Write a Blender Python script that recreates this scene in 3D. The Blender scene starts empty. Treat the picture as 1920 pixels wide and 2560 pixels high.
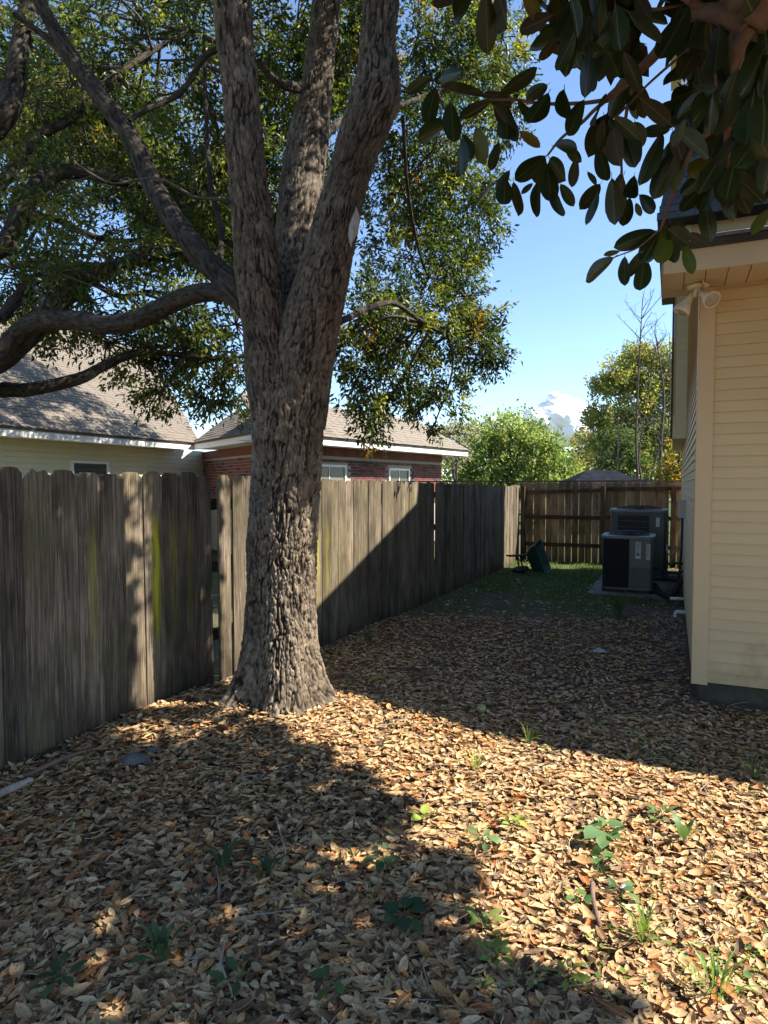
import bpy, math, random
import numpy as np
from mathutils import Vector, Matrix, Euler

rng = np.random.default_rng(7)
random.seed(7)
S = bpy.context.scene
COL = S.collection
R = math.radians

# ---------------------------------------------------------------- camera
CAM_H, PITCH, FPX = 1.70, R(2.43), 1600.0
cam = bpy.data.cameras.new("camera")
cam.sensor_fit = 'VERTICAL'
cam.sensor_height = 24.0
cam.lens = 24.0 * FPX / 2560.0
cam.clip_start, cam.clip_end = 0.05, 4000.0
camo = bpy.data.objects.new("camera", cam)
COL.objects.link(camo)
camo.location = (0, 0, CAM_H)
camo.rotation_euler = (math.pi / 2 - PITCH, 0, 0)
S.camera = camo

# ---------------------------------------------------------------- frame of the yard
TH = R(24.2)                                   # the fence and the house run this way
DV = np.array([math.sin(TH), math.cos(TH), 0.0])     # along the side yard, away
PV = np.array([math.cos(TH), -math.sin(TH), 0.0])    # across it, to the right

# ---------------------------------------------------------------- light
SUN_A, SUN_E = R(17.0), R(46.5)
sh = PV * math.cos(SUN_A) + DV * math.sin(SUN_A)
SUNV = np.array([sh[0] * math.cos(SUN_E), sh[1] * math.cos(SUN_E), math.sin(SUN_E)])
w = bpy.data.worlds.new("World")
S.world = w
w.use_nodes = True
nt = w.node_tree
bg = nt.nodes["Background"]
sky = nt.nodes.new("ShaderNodeTexSky")
sky.sky_type = 'NISHITA'
sky.sun_disc = False
sky.sun_elevation = SUN_E
sky.sun_rotation = math.atan2(sh[0], sh[1])
sky.air_density, sky.dust_density, sky.ozone_density = 0.9, 0.1, 3.2
nt.links.new(sky.outputs[0], bg.inputs[0])
bg.inputs[1].default_value = 0.105
sun = bpy.data.lights.new("sun", 'SUN')
sun.energy = 5.0
sun.angle = R(0.53)
sun.color = (1.0, 0.92, 0.80)
suno = bpy.data.objects.new("sun", sun)
COL.objects.link(suno)
suno.location = (20, -4, 25)
suno.rotation_euler = Vector(SUNV).to_track_quat('Z', 'Y').to_euler()
vs = S.view_settings
vs.view_transform = 'Standard'
vs.look = 'None'
vs.gamma = 1.0
vs.use_curve_mapping = False
vs.exposure = 1.5
S.cycles.max_bounces = 8
S.cycles.diffuse_bounces = 4
S.cycles.transmission_bounces = 4
S.cycles.transparent_max_bounces = 8


# ================================================================ helpers
def at(px, py, Y):
    """world point at ground distance Y on the ray through a source pixel (1920x2560)"""
    x, y = (px - 960) / FPX, (1280 - py) / FPX
    d = np.array([x, math.cos(PITCH) + y * math.sin(PITCH), y * math.cos(PITCH) - math.sin(PITCH)])
    d = d / d[1]
    return np.array([0, 0, CAM_H]) + d * Y


def A(xd, yd, Y):
    return at(xd * 1920 / 1659, yd * 1920 / 1659, Y)


def PD(p, d, z=0.0):
    v = PV * p + DV * d
    return np.array([v[0], v[1], z])


def in_view(q, m=1.1):
    if q[1] < 0.15:
        return False
    return abs(q[0] / q[1]) < 0.61 * m and -0.9 < (q[2] - CAM_H) / q[1] < 0.745 * m


def norm(v):
    v = np.asarray(v, float)
    return v / (np.linalg.norm(v, axis=-1, keepdims=True) + 1e-12)


def sstep(a, b, x):
    t = np.clip((x - a) / (b - a), 0, 1)
    return t * t * (3 - 2 * t)


def _hash(ix, iy, iz, k):
    h = (ix * 374761393 + iy * 668265263 + iz * 2147483647 + k * 974634777) & 0xFFFFFFFF
    h = ((h ^ (h >> 13)) * 1274126177) & 0xFFFFFFFF
    h = (h ^ (h >> 16)) & 0xFFFFFFFF
    return h / 4294967296.0


def vnoise(P):
    P = np.asarray(P, float)
    i = np.floor(P).astype(np.int64)
    f = P - i
    f = f * f * (3 - 2 * f)
    out = 0
    for dx in (0, 1):
        for dy in (0, 1):
            for dz in (0, 1):
                wgt = (f[:, 0] if dx else 1 - f[:, 0]) * (f[:, 1] if dy else 1 - f[:, 1]) * (f[:, 2] if dz else 1 - f[:, 2])
                out = out + wgt * _hash(i[:, 0] + dx, i[:, 1] + dy, i[:, 2] + dz, 3)
    return out


def fbm(P, o=4):
    s, a, t = 0, 0.5, 0
    P = np.asarray(P, float)
    for k in range(o):
        s = s + a * vnoise(P * 2.0 ** k + 17.3 * k)
        t += a
        a *= 0.5
    return s / t


def voro(P):
    i = np.floor(P).astype(np.int64)
    f1 = np.full(len(P), 9.0)
    f2 = np.full(len(P), 9.0)
    cid = np.zeros(len(P))
    for dx in (-1, 0, 1):
        for dy in (-1, 0, 1):
            for dz in (-1, 0, 1):
                c = i + np.array([dx, dy, dz])
                o = np.stack([_hash(c[:, 0], c[:, 1], c[:, 2], k) for k in (1, 2, 5)], 1)
                d = np.linalg.norm(c + o - P, axis=1)
                cid = np.where(d < f1, o[:, 0], cid)
                f2 = np.where(d < f1, f1, np.minimum(f2, d))
                f1 = np.minimum(f1, d)
    return f1, f2, cid


def mesh(name, V, faces, smooth=False, attrs=None, mats=None, midx=None):
    """V (n,3); faces: list of int arrays (m,k) or one list of tuples"""
    me = bpy.data.meshes.new(name)
    V = np.asarray(V, np.float32)
    if isinstance(faces, np.ndarray):
        faces = [faces]
    if len(faces) and not isinstance(faces[0], np.ndarray):
        me.from_pydata([tuple(map(float, v)) for v in V], [], [tuple(map(int, f)) for f in faces])
    else:
        faces = [f for f in faces if len(f)]
        loops = np.concatenate([f.ravel() for f in faces]).astype(np.int32)
        tot = np.concatenate([np.full(len(f), f.shape[1], np.int32) for f in faces])
        start = np.concatenate([[0], np.cumsum(tot)[:-1]]).astype(np.int32)
        me.vertices.add(len(V))
        me.vertices.foreach_set("co", V.ravel())
        me.loops.add(len(loops))
        me.loops.foreach_set("vertex_index", loops)
        me.polygons.add(len(tot))
        me.polygons.foreach_set("loop_start", start)
        me.polygons.foreach_set("loop_total", tot)
    for k, a in (attrs or {}).items():
        a = np.asarray(a, np.float32)
        if a.ndim == 1:
            at_ = me.attributes.new(k, 'FLOAT', 'POINT')
            at_.data.foreach_set("value", a)
        else:
            at_ = me.attributes.new(k, 'FLOAT_COLOR', 'POINT')
            at_.data.foreach_set("color", np.concatenate([a, np.ones((len(a), 1), np.float32)], 1).ravel())
    for m in (mats if isinstance(mats, (list, tuple)) else [mats] if mats else []):
        me.materials.append(m)
    if midx is not None:
        me.polygons.foreach_set("material_index", np.asarray(midx, np.int32))
    if smooth:
        me.polygons.foreach_set("use_smooth", np.ones(len(me.polygons), bool))
    me.update(calc_edges=True)
    me.validate()
    return me


def wloc(o):
    v = np.zeros(3)
    while o is not None:
        v += np.array(o.location)
        o = o.parent
    return v


def tag(o, label=None, cat=None, group=None, kind=None):
    for k, v in (("label", label), ("category", cat), ("group", group), ("kind", kind)):
        if v:
            o[k] = v
    return o


def thing(name, label, cat, loc, group=None, kind=None):
    o = bpy.data.objects.new(name, None)
    COL.objects.link(o)
    o.location = [float(v) for v in loc]
    o.empty_display_size = 0.1
    return tag(o, label, cat, group, kind)


def part(name, V, F, m, parent=None, smooth=False, attrs=None, midx=None, kind=None):
    """mesh given in world coordinates, stored relative to its parent"""
    V = np.asarray(V, float)
    off = wloc(parent) if parent is not None else np.zeros(3)
    me = mesh(name, V - off, F, smooth, attrs, m, midx)
    o = bpy.data.objects.new(name, me)
    COL.objects.link(o)
    if parent is not None:
        o.parent = parent
    if kind:
        o["kind"] = kind
    return o


def inst(name, me, M, parent=None):
    o = bpy.data.objects.new(name, me)
    COL.objects.link(o)
    if parent is not None:
        o.parent = parent
        M = Matrix.Translation(Vector(-wloc(parent))) @ M
    o.matrix_local = M
    return o


class MB:
    """collects shapes into one mesh"""
    def __init__(s):
        s.V, s.Q, s.T, s.N, s.n = [], [], [], [], 0

    def add(s, V, F):
        V = np.asarray(V, float)
        for f in F:
            s.N.append(tuple(int(i) + s.n for i in f))
        s.V.append(V)
        s.n += len(V)
        return s

    def box(s, o, a, b, c):
        """corner o, edge vectors a b c"""
        o, a, b, c = (np.asarray(v, float) for v in (o, a, b, c))
        if np.dot(np.cross(a, b), c) < 0:
            a, b = b, a
        V = [o, o + a, o + a + b, o + b, o + c, o + a + c, o + a + b + c, o + b + c]
        return s.add(V, [(0, 3, 2, 1), (4, 5, 6, 7), (0, 1, 5, 4), (1, 2, 6, 5), (2, 3, 7, 6), (3, 0, 4, 7)])

    def pbox(s, p0, p1, d0, d1, z0, z1):
        return s.box(PD(p0, d0, z0), PV * (p1 - p0), DV * (d1 - d0), (0, 0, z1 - z0))

    def prism(s, pts, ext):
        """polygon of 3D points extruded by vector ext"""
        P = np.asarray(pts, float)
        n = len(P)
        nn = np.zeros(3)
        for i in range(n):
            nn += np.cross(P[i], P[(i + 1) % n])
        if np.dot(nn, ext) > 0:
            P = P[::-1]
        V = np.concatenate([P, P + np.asarray(ext, float)])
        F = [tuple(range(n)), tuple(range(2 * n - 1, n - 1, -1))]
        F += [(i, i + n, (i + 1) % n + n, (i + 1) % n) for i in range(n)]
        return s.add(V, F)

    def tube(s, path, rad, n=8, cap=True):
        V, F = tube_arrays(path, rad, n)
        F = [tuple(f) for f in F]
        if cap:
            m = len(V)
            F.append(tuple(range(n - 1, -1, -1)))
            F.append(tuple(range(m - n, m)))
        return s.add(V, F)

    def build(s, name, m, parent=None, smooth=False, kind=None):
        o = part(name, np.concatenate(s.V), s.N, m, parent, smooth, kind=kind)
        return o


def frames(path):
    P = np.asarray(path, float)
    T = np.gradient(P, axis=0)
    T = norm(T)
    u = np.array([1.0, 0, 0]) if abs(T[0][0]) < 0.8 else np.array([0, 1.0, 0])
    U = []
    for t in T:
        u = u - t * np.dot(u, t)
        u = u / np.linalg.norm(u)
        U.append(u)
    U = np.array(U)
    return P, T, U, np.cross(T, U)


def tube_arrays(path, rad, n):
    P, T, U, W = frames(path)
    m = len(P)
    rad = np.broadcast_to(np.asarray(rad, float), (m,))
    a = np.linspace(0, 2 * np.pi, n, endpoint=False)
    V = P[:, None] + rad[:, None, None] * (np.cos(a)[None, :, None] * U[:, None] + np.sin(a)[None, :, None] * W[:, None])
    i = np.arange(m - 1)[:, None] * n
    j = np.arange(n)[None]
    k = (j + 1) % n
    F = np.stack([i + j, i + k, i + n + k, i + n + j], -1).reshape(-1, 4)
    return V.reshape(-1, 3), F


def spline(pts, per=10):
    P = np.asarray(pts, float)
    Q = np.vstack([2 * P[0] - P[1], P, 2 * P[-1] - P[-2]])
    out = []
    for i in range(1, len(Q) - 2):
        a, b, c, d = Q[i - 1], Q[i], Q[i + 1], Q[i + 2]
        for t in np.linspace(0, 1, per, endpoint=False):
            out.append(0.5 * ((2 * b) + (c - a) * t + (2 * a - 5 * b + 4 * c - d) * t * t + (3 * b - a - 3 * c + d) * t ** 3))
    out.append(P[-1])
    return np.array(out)


# ================================================================ materials
def newmat(name):
    m = bpy.data.materials.new(name)
    m.use_nodes = True
    t = m.node_tree
    b = t.nodes["Principled BSDF"]
    return m, t, b


def nd(t, typ, **kw):
    n = t.nodes.new(typ)
    for k, v in kw.items():
        if k in ("inp",):
            for a, b in v.items():
                n.inputs[a].default_value = b
        else:
            setattr(n, k, v)
    return n


def ramp(t, fac, stops):
    r = nd(t, "ShaderNodeValToRGB")
    e = r.color_ramp.elements
    while len(e) < len(stops):
        e.new(0.5)
    for i, (p, c) in enumerate(stops):
        e[i].position = p
        e[i].color = (*c, 1) if len(c) == 3 else c
    t.links.new(fac, r.inputs[0])
    return r


def mix(t, fac, a, b, typ='MIX'):
    m = nd(t, "ShaderNodeMix", data_type='RGBA', blend_type=typ)
    for v, k in ((fac, 0), (a, 6), (b, 7)):
        if hasattr(v, "links"):
            t.links.new(v, m.inputs[k])
        else:
            m.inputs[k].default_value = (*v, 1) if isinstance(v, (tuple, list)) else v
    return m.outputs[2]


def bump(t, b, h, strength, dist):
    n = nd(t, "ShaderNodeBump", inp={"Strength": strength, "Distance": dist})
    t.links.new(h, n.inputs["Height"])
    t.links.new(n.outputs[0], b.inputs["Normal"])
    return n


def simple(name, c1, c2=None, scale=8.0, rough=0.7, bmp=0.0, bscale=60.0, metal=0.0, spec=0.4, coord='Object', stretch=None, vary=0.0):
    m, t, b = newmat(name)
    b.inputs["Roughness"].default_value = rough
    b.inputs["Metallic"].default_value = metal
    b.inputs["Specular IOR Level"].default_value = spec
    tc = nd(t, "ShaderNodeTexCoord")
    vec = tc.outputs[coord]
    if stretch:
        mp = nd(t, "ShaderNodeMapping")
        mp.inputs["Scale"].default_value = stretch
        t.links.new(vec, mp.inputs[0])
        vec = mp.outputs[0]
    n = nd(t, "ShaderNodeTexNoise", inp={"Scale": scale, "Detail": 6.0, "Roughness": 0.6})
    t.links.new(vec, n.inputs["Vector"])
    r = ramp(t, n.outputs[0], [(0.3, c1), (0.72, c2 or c1)])
    out = r.outputs[0]
    if vary:
        oi = nd(t, "ShaderNodeObjectInfo")
        hs = nd(t, "ShaderNodeHueSaturation")
        mr = nd(t, "ShaderNodeMapRange", inp={"To Min": 1 - vary, "To Max": 1 + vary})
        t.links.new(oi.outputs["Random"], mr.inputs[0])
        t.links.new(mr.outputs[0], hs.inputs["Value"])
        t.links.new(out, hs.inputs["Color"])
        out = hs.outputs[0]
    t.links.new(out, b.inputs["Base Color"])
    if bmp:
        n2 = nd(t, "ShaderNodeTexNoise", inp={"Scale": bscale, "Detail": 5.0})
        t.links.new(vec, n2.inputs["Vector"])
        bump(t, b, n2.outputs[0], bmp, 0.01)
    return m


def leafmat(name, trans=0.35, rough=0.5, spec=0.35, tsat=(1.25, 1.3, 0.6), attr="tint"):
    m, t, b = newmat(name)
    a = nd(t, "ShaderNodeAttribute", attribute_name=attr)
    t.links.new(a.outputs["Color"], b.inputs["Base Color"])
    b.inputs["Roughness"].default_value = rough
    b.inputs["Specular IOR Level"].default_value = spec
    tr = nd(t, "ShaderNodeBsdfTranslucent")
    t.links.new(mix(t, 1.0, a.outputs["Color"], tsat, 'MULTIPLY'), tr.inputs[0])
    ms = nd(t, "ShaderNodeMixShader", inp={0: trans})
    t.links.new(b.outputs[0], ms.inputs[1])
    t.links.new(tr.outputs[0], ms.inputs[2])
    t.links.new(ms.outputs[0], t.nodes["Material Output"].inputs[0])
    return m


def woodmat(name, dark, mid, light, moss=0.5):
    m, t, b = newmat(name)
    tc = nd(t, "ShaderNodeTexCoord")
    oi = nd(t, "ShaderNodeObjectInfo")
    sc = nd(t, "ShaderNodeVectorMath", operation='SCALE')
    sc.inputs[0].default_value = (37.0, 11.0, 23.0)
    t.links.new(oi.outputs["Random"], sc.inputs["Scale"])
    ad = nd(t, "ShaderNodeVectorMath", operation='ADD')
    t.links.new(tc.outputs["Object"], ad.inputs[0])
    t.links.new(sc.outputs[0], ad.inputs[1])
    mp = nd(t, "ShaderNodeMapping")
    mp.inputs["Scale"].default_value = (105, 105, 3.0)
    t.links.new(ad.outputs[0], mp.inputs[0])
    g = nd(t, "ShaderNodeTexNoise", inp={"Scale": 1.0, "Detail": 8.0, "Roughness": 0.65, "Distortion": 0.6})
    t.links.new(mp.outputs[0], g.inputs["Vector"])
    col = ramp(t, g.outputs[0], [(0.25, dark), (0.5, mid), (0.78, light)]).outputs[0]
    # blotches of weathering
    n2 = nd(t, "ShaderNodeTexNoise", inp={"Scale": 3.5, "Detail": 5.0, "Roughness": 0.6})
    mp2 = nd(t, "ShaderNodeMapping")
    mp2.inputs["Scale"].default_value = (1.5, 1.5, 0.6)
    t.links.new(ad.outputs[0], mp2.inputs[0])
    t.links.new(mp2.outputs[0], n2.inputs["Vector"])
    bl = ramp(t, n2.outputs[0], [(0.34, (0.34, 0.31, 0.29)), (0.5, (0.8, 0.78, 0.76)), (0.68, (1.2, 1.16, 1.1))]).outputs[0]
    col = mix(t, 0.85, col, bl, 'MULTIPLY')
    # green algae in broad patches
    n3 = nd(t, "ShaderNodeTexNoise", inp={"Scale": 1.7, "Detail": 4.0})
    t.links.new(ad.outputs[0], n3.inputs["Vector"])
    ms = ramp(t, n3.outputs[0], [(0.48, (0, 0, 0)), (0.72, (moss, moss, moss))]).outputs[0]
    col = mix(t, ms, col, (0.085, 0.085, 0.026))
    spz = nd(t, "ShaderNodeSeparateXYZ")
    t.links.new(tc.outputs["Object"], spz.inputs[0])
    wz = nd(t, "ShaderNodeMath", operation='MULTIPLY_ADD', inp={1: 0.7})
    t.links.new(n3.outputs[0], wz.inputs[0])
    t.links.new(spz.outputs[2], wz.inputs[2])
    ft = ramp(t, wz.outputs[0], [(0.34, (0.5, 0.46, 0.42)), (0.62, (1, 1, 1))]).outputs[0]
    col = mix(t, 1.0, col, ft, 'MULTIPLY')
    # yellow lichen streak on a board that carries it
    at_ = nd(t, "ShaderNodeAttribute", attribute_type='OBJECT', attribute_name="lichen")
    sp = nd(t, "ShaderNodeSeparateXYZ")
    t.links.new(tc.outputs["Object"], sp.inputs[0])
    sx = nd(t, "ShaderNodeMath", operation='MULTIPLY_ADD', inp={1: 26.0, 2: -2.6})
    t.links.new(sp.outputs[0], sx.inputs[0])
    ab = nd(t, "ShaderNodeMath", operation='ABSOLUTE')
    t.links.new(sx.outputs[0], ab.inputs[0])
    fx = nd(t, "ShaderNodeMapRange", inp={1: 0.1, 2: 1.3, 3: 1.0, 4: 0.0})
    t.links.new(ab.outputs[0], fx.inputs[0])
    fz = nd(t, "ShaderNodeMapRange", inp={1: 0.30, 2: 0.50, 3: 0.0, 4: 1.0})
    n4 = nd(t, "ShaderNodeTexNoise", inp={"Scale": 9.0, "Detail": 5.0})
    mp4 = nd(t, "ShaderNodeMapping")
    mp4.inputs["Scale"].default_value = (3.0, 3.0, 0.35)
    t.links.new(ad.outputs[0], mp4.inputs[0])
    t.links.new(mp4.outputs[0], n4.inputs["Vector"])
    t.links.new(n4.outputs[0], fz.inputs[0])
    m1 = nd(t, "ShaderNodeMath", operation='MULTIPLY')
    t.links.new(fx.outputs[0], m1.inputs[0])
    t.links.new(fz.outputs[0], m1.inputs[1])
    m2 = nd(t, "ShaderNodeMath", operation='MULTIPLY')
    zw = ramp(t, spz.outputs[2], [(0.25, (0, 0, 0)), (0.5, (.6, .6, .6)), (0.8, (1, 1, 1)), (1.0, (0, 0, 0))])
    zsc = nd(t, "ShaderNodeMath", operation='MULTIPLY', inp={1: 0.72})
    t.links.new(spz.outputs[2], zsc.inputs[0])
    t.links.new(zsc.outputs[0], zw.inputs[0])
    m3 = nd(t, "ShaderNodeMath", operation='MULTIPLY')
    t.links.new(m1.outputs[0], m3.inputs[0])
    t.links.new(zw.outputs[0], m3.inputs[1])
    t.links.new(m3.outputs[0], m2.inputs[0])
    t.links.new(at_.outputs["Fac"], m2.inputs[1])
    col = mix(t, m2.outputs[0], col, (0.42, 0.38, 0.02))
    hs = nd(t, "ShaderNodeHueSaturation")
    mr = nd(t, "ShaderNodeMapRange", inp={3: 0.66, 4: 1.25})
    t.links.new(oi.outputs["Random"], mr.inputs[0])
    t.links.new(mr.outputs[0], hs.inputs["Value"])
    t.links.new(col, hs.inputs["Color"])
    t.links.new(hs.outputs[0], b.inputs["Base Color"])
    b.inputs["Roughness"].default_value = 0.85
    b.inputs["Specular IOR Level"].default_value = 0.25
    bump(t, b, g.outputs[0], 1.0, 0.010)
    return m


def barkmat(name, dark, plate, pale):
    m, t, b = newmat(name)
    a = nd(t, "ShaderNodeAttribute", attribute_name="plate")
    tc = nd(t, "ShaderNodeTexCoord")
    n = nd(t, "ShaderNodeTexNoise", inp={"Scale": 22.0, "Detail": 8.0, "Roughness": 0.7})
    t.links.new(tc.outputs["Object"], n.inputs["Vector"])
    n2 = nd(t, "ShaderNodeTexNoise", inp={"Scale": 3.0, "Detail": 4.0})
    t.links.new(tc.outputs["Object"], n2.inputs["Vector"])
    pc = ramp(t, n.outputs[0], [(0.3, plate), (0.75, pale)]).outputs[0]
    pc = mix(t, ramp(t, n2.outputs[0], [(0.35, (0, 0, 0)), (0.7, (0.6, 0.6, 0.6))]).outputs[0], pc, (plate[0] * 0.75, plate[1] * 0.72, plate[2] * 0.62))
    a2 = nd(t, "ShaderNodeAttribute", attribute_name="tone")
    hs = nd(t, "ShaderNodeHueSaturation")
    mr = nd(t, "ShaderNodeMapRange", inp={3: 0.7, 4: 1.3})
    t.links.new(a2.outputs["Fac"], mr.inputs[0])
    t.links.new(mr.outputs[0], hs.inputs["Value"])
    t.links.new(pc, hs.inputs["Color"])
    pc = hs.outputs[0]
    f = nd(t, "ShaderNodeMapRange", inp={1: 0.08, 2: 0.55})
    t.links.new(a.outputs["Fac"], f.inputs[0])
    t.links.new(mix(t, f.outputs[0], dark, pc), b.inputs["Base Color"])
    b.inputs["Roughness"].default_value = 0.9
    b.inputs["Specular IOR Level"].default_value = 0.15
    bump(t, b, n.outputs[0], 0.8, 0.012)
    return m


def attrmat(name, attr="tint", rough=0.8, spec=0.2, bscale=0):
    m, t, b = newmat(name)
    a = nd(t, "ShaderNodeAttribute", attribute_name=attr)
    t.links.new(a.outputs["Color"], b.inputs["Base Color"])
    b.inputs["Roughness"].default_value = rough
    b.inputs["Specular IOR Level"].default_value = spec
    return m


def groundmat():
    m, t, b = newmat("soil and thin turf")
    tc = nd(t, "ShaderNodeTexCoord")
    n = nd(t, "ShaderNodeTexNoise", inp={"Scale": 9.0, "Detail": 9.0, "Roughness": 0.7})
    t.links.new(tc.outputs["Object"], n.inputs["Vector"])
    soil = ramp(t, n.outputs[0], [(0.3, (0.06, 0.045, 0.034)), (0.55, (0.125, 0.095, 0.07)), (0.8, (0.2, 0.155, 0.115))]).outputs[0]
    vo = nd(t, "ShaderNodeTexVoronoi", inp={"Scale": 34.0})
    t.links.new(tc.outputs["Object"], vo.inputs["Vector"])
    sv = nd(t, "ShaderNodeSeparateColor")
    t.links.new(vo.outputs["Color"], sv.inputs[0])
    duff = ramp(t, sv.outputs[0], [(0.0, (0.05, 0.034, 0.022)), (0.4, (0.16, 0.105, 0.06)), (0.75, (0.24, 0.165, 0.095)), (1.0, (0.33, 0.24, 0.145))]).outputs[0]
    da = nd(t, "ShaderNodeAttribute", attribute_name="duff")
    soil = mix(t, da.outputs["Fac"], soil, duff)
    turf = ramp(t, n.outputs[0], [(0.3, (0.03, 0.05, 0.016)), (0.7, (0.075, 0.115, 0.035))]).outputs[0]
    a = nd(t, "ShaderNodeAttribute", attribute_name="turf")
    t.links.new(mix(t, a.outputs["Fac"], soil, turf), b.inputs["Base Color"])
    b.inputs["Roughness"].default_value = 0.95
    b.inputs["Specular IOR Level"].default_value = 0.1
    n2 = nd(t, "ShaderNodeTexNoise", inp={"Scale": 45.0, "Detail": 6.0})
    t.links.new(tc.outputs["Object"], n2.inputs["Vector"])
    bump(t, b, n2.outputs[0], 0.9, 0.02)
    return m


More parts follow.
